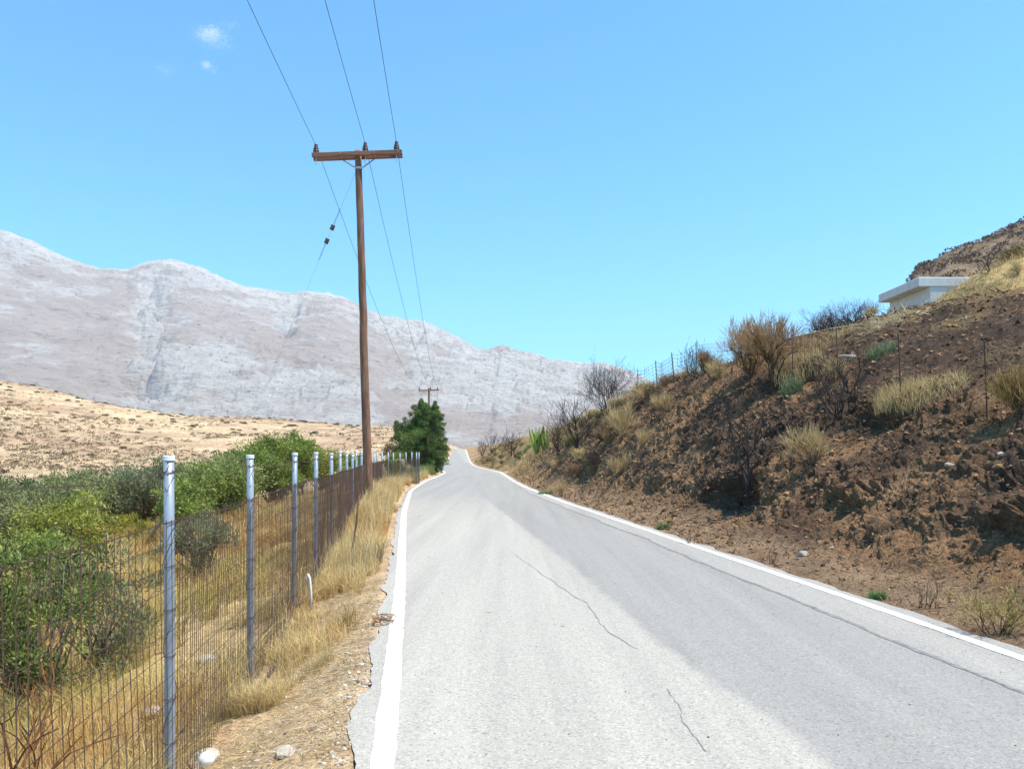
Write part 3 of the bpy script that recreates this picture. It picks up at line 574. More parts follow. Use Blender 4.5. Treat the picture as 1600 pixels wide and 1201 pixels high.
# stay wire with two insulators
st = px(556, 268, D1-.1); sa = np.array([-8.4, 21.0, 0]); sa = on(sa[0], sa[1], -.1); dr = (sa-st)
b = B(); tube(b, np.array([st, st+(sa-st)*.35, sa])-sa, [.003, .0018, .0005], 4); sw = tag(empty('stay_wire', sa), 'thin stay wire with two dark insulators slanting down left of the tall pole', 'stay wire'); b.build('cable', M_wire, sw)
for iy in (357, 378):
    zt_ = CAMZ-(iy-HY)/F*21; t = (zt_-st[2])/dr[2]; p = st+dr*t; dv = dr/np.linalg.norm(dr); u, v = frame(dv)
    b = B(); tube(b, np.array([-dv*.075, -dv*.068, -dv*.02, dv*.02, dv*.068, dv*.075]), [.03, .062, .055, .055, .062, .03], 10); b.build('insulator', M_ins, sw, True, p-sa)
    an = np.linspace(0, 2*np.pi*7, 50); q_ = p-sa; sg = -1 if iy == 357 else 1; tt_ = np.linspace(.08, .55, 50)*sg; b = B(); tube(b, dv*tt_[:, None]+.016*(np.cos(an)[:, None]*u+np.sin(an)[:, None]*v), .0055, 4); b.build('grip', M_wire, sw, False, q_)

# ------------------------------------------------------------------ buildings
M_conc = simple_mat('whitewashed_concrete', [(.25, (.40, .385, .36)), (.42, (.58, .565, .54)), (.75, (.68, .67, .645))], 2.2, .9, .3, 14, stretch=(1, 1, .35), detail=9)
M_dark = simple_mat('dark_opening', [(.3, (.02, .02, .02)), (.7, (.03, .03, .03))], 3, .9, 0)
hc = np.array([15.9, 30.0, 5.4]); house = tag(empty('concrete_building', hc), 'small flat-roofed concrete building set into the straw mound above the bank', 'building')
zt = CAMZ+(HY-433)/F*30; zb = zt-.36
b = B(); box(b, ((.42+3.6)/2, (.03+3.25)/2, (zb-hc[2])/2), (3.6-.42, 3.22, zb-hc[2]), None, .015); wl = b.build('wall', M_conc, house)
b = B(); box(b, (1.8, 1.64, (zt+zb)/2-hc[2]+.001), (3.7, 3.28, zt-zb), None, .02); b.build('roof_slab', M_conc, house)
b = B(); tube(b, np.array([[.405, .75, 2.02], [.43, .75, 2.02]]), .05, 10); b.build('vent', M_dark, wl)
hc = px(998, 612, 70); gx_ = on(hc[0], 70); fh = tag(empty('white_building', gx_), 'flat white building top just visible beyond the bank fence', 'building')
h_ = hc[2]+.25-gx_[2]; b = B(); box(b, (0, 2, h_/2-.15), (1.9, 4, h_-.3), None, .02); b.build('wall', M_conc, fh); b = B(); box(b, (0, 2, h_-.1), (2.1, 4.3, .2), None, .02); b.build('roof_slab', M_conc, fh)

# ------------------------------------------------------------------ plants
GREEN = ((.075, .125, .025), (.16, .21, .05)); OLIVE = ((.085, .11, .055), (.19, .21, .12)); DARKG = ((.025, .06, .018), (.075, .13, .035)); YEL = ((.15, .19, .035), (.27, .28, .07))
def limb(b, P0, P1, r0, r1, sag=.0, n=5, k=4):
    t = np.linspace(0, 1, k)[:, None]; P = P0+(P1-P0)*t; L_ = np.linalg.norm(P1-P0); P[1:-1] += R.normal(0, .06*L_, (k-2, 3)); tube(b, P, r0+(r1-r0)*t[:, 0], n)
def tree(name, label, cat, base, C, rad, nclump, per, L_, W_, cols, trunk_r, fork=.35, updir=.3, group=None, clump=.30, lobes=None, stems=1, seed=None):
    """C: crown centre above base, rad: crown half-axes; clumps of leaves on limbs"""
    base = np.asarray(base, float); C = np.asarray(C, float); rad = np.asarray(rad, float)
    if lobes is None: lobes = [(C, rad, 1.0)]
    wts = np.array([l[2] for l in lobes]); wts = wts/wts.sum(); cc = []; rs = []
    for k in range(nclump):
        c0, r0, _ = lobes[R.choice(len(lobes), p=wts)]; c0 = np.asarray(c0, float); r0 = np.asarray(r0, float)
        dv = runit(1)[0]; rr = R.uniform(.15, 1)**.45*R.uniform(.72, 1.05); cc.append(c0+dv*r0*rr); rs.append(clump*r0.mean()*R.uniform(.6, 1.25))
    cc = np.array(cc); rs = np.array(rs); root = tag(empty(name, base), label, cat, group)
    b = B(); fk = [np.array([R.normal(0, .12)*rad[0], R.normal(0, .12)*rad[1], C[2]*fork]) for _ in range(stems)]
    for f_ in fk: limb(b, np.array([f_[0]*.4, f_[1]*.4, -.15]), f_, trunk_r, trunk_r*.75, n=8)
    for k in R.permutation(nclump)[:max(nclump*2//3, 6)]:
        limb(b, fk[k % stems], cc[k], trunk_r*.5, trunk_r*.08, n=4)
    b.build('trunk', M_bark, root, True)
    b = B()
    for c, r in zip(cc, rs):
        n = int(per*R.uniform(.6, 1.3)); d = runit(n); q = c+d*(R.random((n, 1))**.5)*r*np.array([1, 1, .8]); dd = d*.7+R.normal(0, .6, (n, 3))+np.array([0, 0, updir]); v = R.normal(1, .2)
        leaves(b, q, dd, L_*R.uniform(.6, 1.3, n), W_*R.uniform(.7, 1.2, n), np.clip(vary(n, *cols)*v*1.35*np.array([1.08, 1, .9]), .01, .6))
    b.build('crown', M_leaf, root); return root
# olives and shrubs in the field, behind the fence
def at(ix, d): return on((ix-CX)/F*d, d)
tree('leafy_shrub', 'glossy green leafy shrub pressed against the nearest fence netting, lower left', 'shrub', at(50, 7.0), (0, 0, .88), (.9, .8, .78), 66, 120, .068, .018, ((.028, .055, .013), (.17, .21, .06)), .03, .15, .7, stems=6, clump=.2)
tree('leafy_shrub', 'grey-green olive shrub with upright sprigs behind the netting left of the nearest post', 'shrub', at(165, 7.9), (0, 0, .78), (.66, .6, .7), 46, 90, .075, .015, OLIVE, .025, .15, .8, stems=4, clump=.28)
tree('leafy_shrub', 'bright yellow-green shrub at the left edge above the glossy shrub', 'shrub', at(22, 9.2), (0, 0, 1.0), (.8, .9, .68), 46, 100, .07, .02, ((.10, .15, .03), (.21, .25, .06)), .03, .15, stems=4, clump=.27)
tree('leafy_shrub', 'yellow-green bush in front of the olive trunk', 'shrub', at(105, 14), (0, 0, 1.1), (1.0, .9, .72), 60, 110, .085, .03, YEL, .04, .15, stems=4, clump=.27)
tree('leafy_shrub', 'dark green shrub at the left edge below the dotted hillside', 'shrub', at(5, 24), (0, 0, 1.3), (1.3, 1.2, 1.0), 50, 110, .12, .035, DARKG, .05, .2, stems=3)
tree('olive_tree', 'wide grey-green olive tree with forked pale trunk left of the nearest post', 'tree', at(168, 27), (0, 0, 1.75), (2.7, 2.0, 1.15), 150, 130, .13, .036, OLIVE, .12, .3, lobes=[((-1.9, 0, 1.15), (1.5, 1.4, .7), 1), ((.3, 0, 1.4), (1.6, 1.5, .75), 1.3), ((1.5, .2, 1.3), (1.2, 1.2, .75), .8)], stems=3, clump=.32)
tree('olive_tree', 'grey-green olive tree just left of the nearest blue post', 'tree', at(232, 24), (0, 0, 1.35), (1.3, 1.2, .85), 75, 130, .12, .034, OLIVE, .09, .3, stems=2, clump=.32)
tree('round_bush', 'low rounded yellow-green bush under the olive trees', 'bush', at(202, 20), (0, 0, .35), (.62, .6, .42), 34, 160, .07, .014, ((.15, .16, .02), (.24, .23, .04)), .02, .2, 1.0, stems=3, clump=.34)
tree('green_tree', 'bright green bushy tree between the nearest two fence posts', 'tree', at(332, 21), (0, 0, 1.1), (1.25, 1.1, .75), 85, 130, .10, .036, ((.09, .14, .03), (.21, .25, .07)), .07, .2, stems=3)
tree('green_tree', 'green bushy tree rising behind the second fence post', 'tree', at(380, 27), (0, 0, 1.5), (1.3, 1.2, 1.0), 85, 130, .12, .042, ((.07, .12, .025), (.18, .22, .055)), .08, .25, stems=2)
tree('green_tree', 'taller round-topped green tree behind the second gap of the fence', 'tree', at(420, 32), (0, 0, 1.95), (1.1, 1.2, 1.1), 80, 130, .13, .045, ((.08, .13, .025), (.19, .23, .055)), .08, .3, stems=2)
tree('green_tree', 'round green tree crown directly behind the third fence post', 'tree', at(468, 34), (0, 0, 1.95), (.95, 1.1, 1.15), 75, 130, .13, .045, ((.08, .13, .025), (.18, .23, .055)), .08, .3, stems=2)
tree('green_tree', 'low bright green tree behind the fourth and fifth fence posts', 'tree', at(510, 36), (0, 0, 1.4), (1.1, 1.2, .95), 60, 130, .13, .045, YEL, .08, .25, stems=2)
tree('leafy_shrub', 'low green shrub behind netting left of the pole base', 'shrub', at(545, 38), (0, 0, 1.2), (1.0, 1.2, .85), 45, 120, .13, .045, GREEN, .06, .2, stems=3)
tree('leafy_shrub', 'grey-green shrub low behind the netting of the second fence bay', 'shrub', at(312, 13), (0, 0, .8), (.62, .6, .45), 42, 110, .08, .02, OLIVE, .03, .2, stems=4)
tree('leafy_shrub', 'bright green shrub seen through the far fence right of the pole', 'shrub', at(618, 46), (0, 0, .9), (.7, .8, .9), 35, 120, .13, .05, GREEN, .05, .2, stems=3)
tree('olive_tree', 'pale olive tree at the left edge between the dark shrub and the yellow-green bush', 'tree', at(60, 19), (0, 0, 1.15), (1.5, 1.2, .7), 80, 130, .11, .032, ((.10, .125, .055), (.2, .22, .11)), .07, .3, stems=3, clump=.32)
tree('leafy_shrub', 'bright green shrub behind the netting just right of the nearest post', 'shrub', at(292, 17), (0, 0, 1.0), (.7, .8, .6), 50, 120, .09, .03, ((.10, .15, .03), (.22, .26, .07)), .04, .2, stems=4)
tree('green_tree', 'low green tree behind the gap between second and third posts', 'tree', at(432, 26), (0, 0, 1.15), (1.0, 1.0, .75), 60, 130, .11, .036, ((.09, .14, .03), (.2, .24, .06)), .06, .25, stems=3)
for k, (ix, d, lab) in enumerate(((112, 22, 'olive tree filling the gap above the yellow-green bush'), (202, 25, 'olive tree behind the low rounded yellow-green bush'), (282, 29, 'pale olive tree seen just right of the nearest post top'), (20, 30, 'far olive tree at the left edge under the hillside'), (355, 24, 'olive tree filling the gap between the two green trees by the second post'))):
    tree('olive_tree', lab, 'tree', at(ix, d), (0, 0, 1.2), (1.35, 1.2, .78), 70, 120, .12, .036, OLIVE if k % 2 else ((.10, .13, .045), (.2, .23, .09)), .07, .25, stems=3, clump=.34)
# dark tree by the bend
tb = at(657, 57)
tree('roadside_tree', 'dense dark green tree with two pointed tops at the road bend', 'tree', tb, (0, 0, 2.7), (2.2, 2, 2.4), 640, 120, .17, .045, ((.04, .085, .024), (.15, .22, .06)), .18, .3, .9,
     lobes=[((-.2, 0, 2.4), (2.0, 1.8, 1.9), 3), ((.15, 0, 4.0), (1.15, 1.1, 1.5), 1.7), ((1.05, 0, 3.8), (.8, .9, 1.3), 1), ((-1.1, 0, 3.3), (1.1, 1, 1.1), 1.1), ((.4, 0, 3.2), (1.5, 1.2, 1.3), 1), ((1.3, -.2, 1.7), (1.0, 1, 1.3), 1), ((.9, -.3, .9), (.9, .9, .9), .7), ((.1, 0, 5.2), (.3, .3, .6), .25), ((1.1, 0, 4.9), (.25, .3, .5), .2)], clump=.19)
tree('dry_tree', 'thin reddish-brown dry tree against the right side of the dark tree', 'tree', at(683, 61), (0, 0, 3.1), (.45, .5, 1.5), 26, 50, .16, .04, ((.13, .07, .035), (.22, .13, .06)), .06, .3, .5, clump=.4)
tree('dry_tree', 'low brown-tipped shrub left of the dark roadside tree', 'shrub', at(613, 58), (0, 0, 2.2), (.7, .7, .8), 26, 70, .16, .04, ((.11, .08, .035), (.16, .15, .05)), .05, .3, .5, clump=.4)

def twig_shrub(name, label, cat, base, H, spread, stems, lev, col, r0, group=None, kids=3, fine=0, finecol=None, upw=.6, fineH=.5):
    root = tag(empty(name, base), label, cat, group); b = B(); ends = []
    def grow(p, d, L_, r, l):
        q = p+d*L_*.5+R.normal(0, .05*L_, 3); e = p+d*L_+R.normal(0, .08*L_, 3); tube(b, np.array([p, q, e]), [r, r*.8, r*.55], 4 if l < 2 else 3, col*R.uniform(.7, 1.3), cap=False); ends.append((e, d)); ends.append((q, d))
        if l < lev:
            for k in range(kids):
                nd_ = d*.8+runit(1)[0]*.75+np.array([0, 0, upw*.3]); nd_ /= np.linalg.norm(nd_); s0 = q if k == 0 else e; grow(s0, nd_, L_*R.uniform(.5, .8), r*.55, l+1)
    for k in range(stems):
        a = R.uniform(0, 2*np.pi); d = np.array([np.cos(a)*spread, np.sin(a)*spread, 1.0])*np.array([R.uniform(.3, 1), R.uniform(.3, 1), 1]); d /= np.linalg.norm(d); grow(np.array([R.normal(0, .04), R.normal(0, .04), -.06]), d, H*.42*R.uniform(.7, 1.15), r0, 0)
    b.build('stems', M_twig, root)
    if fine:
        E = np.array([e[0] for e in ends]); D = np.array([e[1] for e in ends]); i = R.integers(0, len(E), fine); b2 = B()
        dd = D[i]*.5+R.normal(0, .35, (fine, 3))+np.array([0, 0, .65]); hh = H*fineH*R.uniform(.3, .75, fine)
        leaves(b2, E[i]+R.normal(0, .03, (fine, 3)), dd, hh, np.maximum(.006, hh*.035), vary(fine, *finecol)); tag(b2.build('dry_twigs', M_dry, root), kind='stuff')
    return root
BLK = np.array([.035, .028, .026]); BRN = np.array([.11, .065, .04]); TAN = ((.30, .18, .09), (.46, .31, .16)); ORA = ((.26, .13, .055), (.40, .23, .11))
BURN = 'burnt bare shrubs on the bank'
def hb(ix, iy, dz=-.03): h = hit(ix, iy, 5, 120); h[2] += dz; return h
def sized(p, pxh): return pxh/F*p[1]
SH = [ # px, py of the base, height in px, kind, label
 (948, 648, 66, 'burnt', 'round burnt black bush standing on the far crest of the bank'),
 (1085, 592, 44, 'burnt', 'small blackened bush beside the orange shrub on the crest fence'),
 (1312, 655, 78, 'burnt', 'dense charred bush leaning out over the hollow in mid bank'),
 (1168, 760, 150, 'burntthin', 'tall thin charred shrub halfway up the bank face'),
 (1330, 612, 80, 'burntthin', 'charred bare shrub with fine branches beside the netting post'),
 (905, 705, 70, 'burnt', 'charred dark bush above the road past the green spiky plant'),
 (875, 712, 50, 'burnt', 'charred low bush right of the green spiky plant'),
 (800, 712, 34, 'burnt', 'brown scorched bush on the bank left of the spiky plant'),
 (770, 708, 26, 'burnt', 'dark scrub patch at the left end of the bank'),
 (735, 702, 22, 'burnt', 'low dark scrub where the bank meets the road bend'),
 (1170, 592, 92, 'broom', 'big tan dry broom shrub on the bank crest'),
 (1209, 598, 100, 'broom', 'dry broom shrub with dark trunk right of the big tan one'),
 (1103, 584, 48, 'orange', 'rusty orange dry shrub on the crest by the thin fence posts'),
 (1120, 596, 42, 'tan', 'pale dry shrub left of the big tan broom'),
 (970, 690, 70, 'tan', 'tan dry shrub on the bank beneath the round burnt bush'),
 (1005, 700, 40, 'tan', 'small straw-coloured shrub on mid bank beneath the crest fence'),
 (1040, 645, 42, 'tan', 'straw-coloured round tuft below the crest fence'),
 (968, 745, 42, 'tan', 'pale dry tuft low on the bank face beyond the undercut'),
 (878, 775, 30, 'tan', 'pale straw tuft beside the white line below the charred bushes'),
 (872, 702, 40, 'tan', 'pale rounded dry shrub right behind the green spiky plant'),
 (1270, 725, 75, 'tan', 'straw-coloured dry shrub in the middle of the burnt bank'),
 (1040, 605, 24, 'orange', 'small brown dry shrub at the crest under the thin posts'),
 (1300, 598, 50, 'tan', 'tan dry shrub behind the netting in mid slope'),
 (1330, 498, 40, 'brush', 'dark heap of cut brushwood on top of the crest'),
 (1285, 500, 36, 'brush', 'tangled grey brushwood left of the dark heap on the crest'),
 (1306, 482, 42, 'burntthin', 'bare thin branch sticking up from the brushwood heap'),
 (1362, 495, 30, 'tan', 'straw tuft right of the dark brushwood heap'),
 (1545, 425, 40, 'burntthin', 'bare dark shrub on the straw mound beside the concrete roof'),
 (1592, 440, 26, 'tan', 'brownish dry shrub on the straw mound at the right edge'),
 (1443, 950, 82, 'bare', 'leafless brown twig shrub on the gravel shoulder'),
 (1560, 990, 95, 'yellow', 'yellow-topped twiggy shrub at the right edge by the road'),
 (1205, 880, 40, 'bare', 'small leafless twig plant on the shoulder beneath the bank'),
 (1590, 655, 110, 'strawbig', 'tall straw-coloured shrub cut by the right edge of the picture'),
 (1075, 850, 45, 'bare', 'thin leafless weed on the shoulder right of the undercut'),
]
for (ix, iy, ph, kd, lab) in SH:
    if ix == 735: p = on(float(XR(138))+2.2, 138)
    elif ix in (1545, 1592):
        p = at(ix, 28.8 if ix == 1545 else 28); 
    else: p = hb(ix, iy)
    H = sized(p, ph)
    if ix == 948: twig_shrub('burnt_shrub', lab, 'shrub', p, H*1.15, .8, 18, 4, BLK*1.4, .02, BURN, fine=900, finecol=((.03, .024, .022), (.08, .06, .05)), fineH=.3)
    elif kd == 'burnt': twig_shrub('burnt_shrub', lab, 'shrub', p, H*1.15, .9, 9, 4 if H > .8 else 3, BLK*1.5, .016*max(H, .6), BURN, fine=160, finecol=((.03, .025, .022), (.09, .07, .055)))
    elif kd == 'burntthin': twig_shrub('burnt_shrub', lab, 'shrub', p, H*1.1, .5, 4, 3, BLK*1.3, .018*max(H, .7), BURN)
    elif kd == 'broom': twig_shrub('dry_shrub', lab, 'shrub', p, H*1.0, .48, 7, 3, BRN*.7, .028, None, fine=2200, finecol=TAN, fineH=.40)
    elif kd == 'orange': twig_shrub('dry_shrub', lab, 'shrub', p, H*.9, .7, 6, 2, BRN, .015, None, fine=900, finecol=ORA)
    elif kd == 'tan': twig_shrub('dry_shrub', lab, 'shrub', p, H*.85, .8, 7, 2, BRN*1.3, .010, None, fine=900, finecol=((.40, .28, .13), (.60, .46, .24)), fineH=.55)
    elif kd == 'brush':
        r = twig_shrub('brush_heap', lab, 'brushwood', p, H*1.1, 1.9, 22, 3, np.array([.085, .052, .042]), .016, None, fine=1100, finecol=((.07, .045, .038), (.24, .15, .1)), upw=-.4)
    elif kd == 'bare': twig_shrub('bare_weed', lab, 'weed', p, H*1.1, .5, 6, 3, np.array([.12, .08, .05]), .006, 'leafless weeds on the shoulder', kids=2)
    elif kd == 'yellow': twig_shrub('twiggy_shrub', lab, 'shrub', p, H*1.0, .9, 10, 3, np.array([.13, .085, .05]), .008, None, fine=1300, finecol=((.36, .27, .08), (.55, .42, .15)), fineH=.2)
    elif kd == 'strawbig': twig_shrub('dry_shrub', lab, 'shrub', p, H*.7, .35, 10, 2, BRN*1.4, .012, None, fine=1500, finecol=((.24, .16, .06), (.42, .30, .12)), fineH=.7)
tm = []
for k in range(6):
    b = B(); n = 260; a = R.uniform(0, 2*np.pi, n); r = np.sqrt(R.random(n))*.3; blades(b, np.c_[np.cos(a)*r, np.sin(a)*r, 0*a-.05], R.uniform(.35, .9, n), R.uniform(.2, 1.0, n), .018, vary(n, *[((.36, .26, .13), (.56, .43, .22)), ((.20, .13, .07), (.34, .23, .12)), ((.10, .07, .045), (.2, .14, .09)), ((.13, .14, .05), (.24, .22, .09)), ((.40, .30, .15), (.6, .47, .25)), ((.16, .10, .065), (.3, .2, .12))][k])); tm.append(b.mesh('dry_tuft', M_dry))
nt_ = 0
for k in range(900):
    if nt_ >= 170: break
    y = 22+100*R.random()**1.4; u = R.uniform(1.3, 6.5) if y < 70 else R.uniform(.8, 5.5); x = float(XR(y))+u
    if y < 29 or abs(CX+F*x/y-846) < 22: continue
    o = bpy.data.objects.new('dry_tuft', tm[R.integers(0, 6)]); COL.objects.link(o); o.location = on(x, y, -.04); s_ = R.uniform(.45, 1.15); o.scale = (s_*1.2, s_*1.2, s_*.8); o.rotation_euler = (0, 0, R.uniform(0, 6)); tag(o, 'low dry tuft among many covering the far stretch of the bank', 'dry tuft', 'dry tufts on the far bank'); nt_ += 1
# reeds and straw on the crest heap
b = B(); c = hit(1395, 505, 5, 60); n = 420; P = c+np.c_[R.normal(0, .38, n), R.normal(0, .4, n), np.abs(R.normal(.05, .12, n))]; P[:, 2] = surf(P[:, 0], P[:, 1])+np.abs(R.normal(.04, .08, n)); dd = runit(n)*np.array([1, .7, .45]); leaves(b, P-c, dd, R.uniform(.2, .6, n), .016, vary(n, (.42, .31, .17), (.62, .50, .32)))
sh_ = empty('straw_heap', c); tag(b.build('straw', M_dry, sh_), kind='stuff'); tag(sh_, 'pale heap of cut reeds and straw on the crest left of the building', 'straw heap')
M_straw_pole = simple_mat('dry_cane', [(.3, (.36, .27, .16)), (.7, (.55, .44, .28))], 6, .9, .3, 30); p = hit(1236, 508, 5, 60); e = hit(1372, 507, 5, 60); stick('pale_pole', [p+[0, 0, .02], (p+e)/2+[0, 0, .10], e+[0, 0, .05]], .026, M_straw_pole, 'long pale pole lying across the crest beneath the brushwood', 'pole')
# low straw lawns, one clump each
def tuft(name, label, base, rad, n, H, cols, group=None, lean=.55, cat='grass', wd=.006, mat=None):
    b = B(); a = R.uniform(0, 2*np.pi, n); r = np.sqrt(R.random(n)); P = np.c_[np.cos(a)*r*rad[0], np.sin(a)*r*rad[1], 0*a]; g = surf(P[:, 0]+base[0], P[:, 1]+base[1]); P[:, 2] = g-base[2]-.02
    blades(b, P, H*R.uniform(.5, 1.2, n), lean*R.uniform(.2, 1.4, n), wd, vary(n, *cols)); return tag(b.build(name, mat or M_dry, None, False, base), label, cat, group)
STR = ((.46, .34, .15), (.68, .54, .28))
tuft('straw_clump', 'pale straw clump around the second netting post on the burnt slope', hit(1408, 622, 5, 60), (.42, .6), 900, .42, STR)
tuft('straw_clump', 'combed-over straw clump behind the netting on the burnt slope', hit(1455, 612, 5, 60), (.55, .7), 900, .30, STR, lean=1.2)
tuft('straw_clump', 'dry straw clump at the netting right of the two broom shrubs', hit(1245, 580, 5, 60), (.6, .9), 700, .45, STR)
tuft('straw_clump', 'thin straw patch on the slope below the brushwood heap', hit(1270, 545, 5, 60), (1.1, 1.0), 900, .28, STR, lean=1.0)
GT = ((.07, .14, .04), (.16, .24, .08)); GG = ((.12, .16, .075), (.21, .26, .13))
tuft('green_tuft', 'grey-green tuft near the trunk of the right broom shrub', hit(1238, 612, 5, 60), (.22, .25), 420, .36, GG, 'green tufts', .6, 'plant', .012, M_leaf)
tuft('green_tuft', 'grey-green tuft high on the burnt slope below the building', hit(1378, 556, 5, 60), (.32, .3), 420, .32, GG, 'green tufts', .7, 'plant', .014, M_leaf)
tuft('green_tuft', 'small bright green tuft at the white line near the right edge', hit(1371, 936, 4, 30), (.09, .09), 260, .13, GT, 'green tufts', .8, 'plant', .007, M_leaf)
tuft('green_tuft', 'tiny green tuft at the white line below the undercut hollow', hit(1035, 826, 4, 40), (.12, .12), 240, .16, GT, 'green tufts', .8, 'plant', .010, M_leaf)
tuft('green_tuft', 'low green weed beside the line under the charred bushes', hit(852, 772, 4, 60), (.3, .3), 240, .2, GT, 'green tufts', .8, 'plant', .014, M_leaf)
tuft('green_tuft', 'pale green low plant left of the spiky plant', hit(823, 705, 4, 90), (.5, .5), 260, .45, ((.16, .22, .05), (.28, .33, .09)), 'green tufts', .8, 'plant', .04, M_leaf)
tuft('green_tuft', 'broad green reed patch at the foot of the dark roadside tree', at(652, 54), (1.1, 1.5), 1400, .75, ((.10, .16, .035), (.26, .30, .09)), 'green tufts', .5, 'plant', .03, M_leaf)
# spiky plant with two fans of sword leaves
ap = hb(846, 709); root = tag(empty('agave', ap), 'bright green spiky plant with two fans of sword leaves on the far bank', 'plant')
sc = sized(ap, 1)
for cx_, nl, hh in ((-8, 16, 40), (6, 18, 42)):
    b = B()
    for k in range(nl):
        a = R.uniform(0, 2*np.pi); sp2 = R.uniform(.05, .42); d = np.array([np.cos(a)*sp2, np.sin(a)*sp2, 1]); d /= np.linalg.norm(d); H = hh*sc*R.uniform(.7, 1.1); s = np.cross(d, runit(1)[0]); s /= np.linalg.norm(s); w = sc*3.2; f_ = np.cross(s, d)*w*.35
        t = np.array([0, .25, .6, .85, 1]); ww = np.array([.8, 1.0, .85, .5, .02])*w; c0 = d[None]*t[:, None]*H; V = np.concatenate([np.stack([c0[i]-s*ww[i], c0[i]+f_, c0[i]+s*ww[i]]) for i in range(5)]); Q = []
        for i in range(4): Q += [[3*i, 3*i+1, 3*i+4, 3*i+3], [3*i+1, 3*i+2, 3*i+5, 3*i+4]]
        b.add(V, Q, None, vary(1, (.17, .30, .05), (.42, .46, .10))[0])
    b.build('leaf_fan', M_leaf, root, False, (cx_*sc, 0, 0))

# dried coil of twigs at the road edge and rusty thistle at the lower left
c = hit(612, 975, 4, 20); b = B()
for k in range(7):
    an = np.linspace(R.uniform(0, 6), R.uniform(7, 10), 26); r = .085+R.uniform(-.035, .05)*np.linspace(0, 1, 26); tube(b, np.c_[r*np.cos(an)*1.1+R.normal(0, .006, 26), r*np.sin(an)*1.2+R.normal(0, .006, 26), .045+.035*np.sin(an*1.7+k)+R.normal(0, .004, 26)], .002+.0012*(k % 3), 4, np.array([.30, .17, .09])*R.uniform(.7, 1.5))
tag(b.build('twig_coil', M_twig, None, False, c+[-.08, 0, .0]), 'loose coil of dry brown twigs lying over the left white line', 'twigs')
p = at(24, 3.75); tw = twig_shrub('dry_thistle', 'rusty brown dead thistle stalk inside the netting at lower left', 'plant', p, 1.25, .14, 3, 2, np.array([.17, .075, .035]), .016, None, fine=260, finecol=((.22, .10, .04), (.38, .18, .07)), fineH=.16)
for k, (ix, iy, hp) in enumerate(((545, 985, 95), (590, 880, 90), (618, 800, 30))):
    q = hit(ix, iy, 4, 60); twig_shrub('dry_weed', ('bushy dry weed with upright stems beside the twig coil', 'thin upright dry weed by the left white line', 'dry weed in verge grass near the road bend')[k], 'weed', q, sized(q, hp)*.75, .5, 14, 1, np.array([.24, .18, .09]), .004, None, kids=3, fine=160, finecol=STR, fineH=.25)

# ------------------------------------------------------------------ stones, white ball
def rock(name, label, p, s, mat, cat='stone', group=None, seed=0):
    n, m_ = 14, 9; th = np.linspace(0, np.pi, m_); ph = np.arange(n)/n*2*np.pi; T_, P_ = np.meshgrid(th, ph, indexing='ij'); V = np.c_[(np.sin(T_)*np.cos(P_)).ravel(), (np.sin(T_)*np.sin(P_)).ravel(), np.cos(T_).ravel()]
    rng = np.random.default_rng(seed+100)
    for k in range(9):
        nv = rng.normal(size=3); nv /= np.linalg.norm(nv); lim = rng.uniform(.62, .9); e = V@nv-lim; V = V-np.outer(np.maximum(e, 0), nv)
    V = V*(1+.12*(vnoise(V[:, 0]*3+seed, V[:, 1]*3, V[:, 2]*3, seed)-.5)[:, None])*np.asarray(s)
    i, j = np.meshgrid(np.arange(m_-1), np.arange(n), indexing='ij'); i = i.ravel(); j = j.ravel(); k = (j+1) % n
    b = B(); b.add(V, np.c_[i*n+j, (i+1)*n+j, (i+1)*n+k, i*n+k]); o = b.build(name, mat, None, False, np.asarray(p)+[0, 0, s[2]*.35]); o.rotation_euler = (rng.uniform(-.2, .2), rng.uniform(-.2, .2), rng.uniform(0, 6)); return tag(o, label, cat, group)
M_lime = simple_mat('limestone', [(.3, (.30, .255, .20)), (.55, (.42, .37, .30)), (.75, (.54, .49, .42))], 7, .95, .6, 25)
M_stone = simple_mat('grey_stone', [(.3, (.26, .22, .19)), (.7, (.44, .39, .33))], 8, .95, .6, 25)
RK = [(445, 1180, .062, 'pale angular stone lying alone on the verge gravel', M_lime), (322, 1192, .10, 'rough pale rock at the foot of the nearest blue post', M_lime), (458, 1062, .045, 'small white stone on the verge soil near the second post', M_lime), (484, 1085, .022, 'small brown pebble on bare verge soil', M_stone), (470, 1018, .03, 'little white stone near the dry weed on the verge', M_lime), (438, 1032, .03, 'flat brown stone beside the second post', M_stone),
      (325, 1032, .09, 'pale rock in straw behind the second netting bay', M_lime), (240, 1118, .09, 'grey rock in straw behind netting left of nearest post', M_stone), (600, 970, .05, 'white stone inside the twig coil', M_lime),
      (1484, 728, .07, 'bright pale stone on the burnt bank at far right', M_lime), (1291, 700, .05, 'small white stone in mid bank below the straw shrub', M_lime), (1300, 858, .05, 'grey stone on the shoulder at the bank foot', M_stone), (1255, 868, .09, 'flat pale rock on the shoulder gravel', M_stone), (1565, 712, .06, 'grey stone near the right edge on the burnt bank', M_stone), (1330, 562, .17, 'long pale slab on the burnt slope beside the green tuft', M_stone), (1506, 500, .07, 'whitish stone high on the burnt slope below the building', M_lime), (1408, 480, .08, 'pale rock on the crest right of the straw heap', M_lime)]
for k, (ix, iy, s, lab, mt) in enumerate(RK):
    p = hit(ix, iy, 3.5, 60); rock('stone', lab, p, (s*1.15, s*.9, s*.6) if k != 14 else (s*2, s*.8, s*.5), mt, seed=k*7)
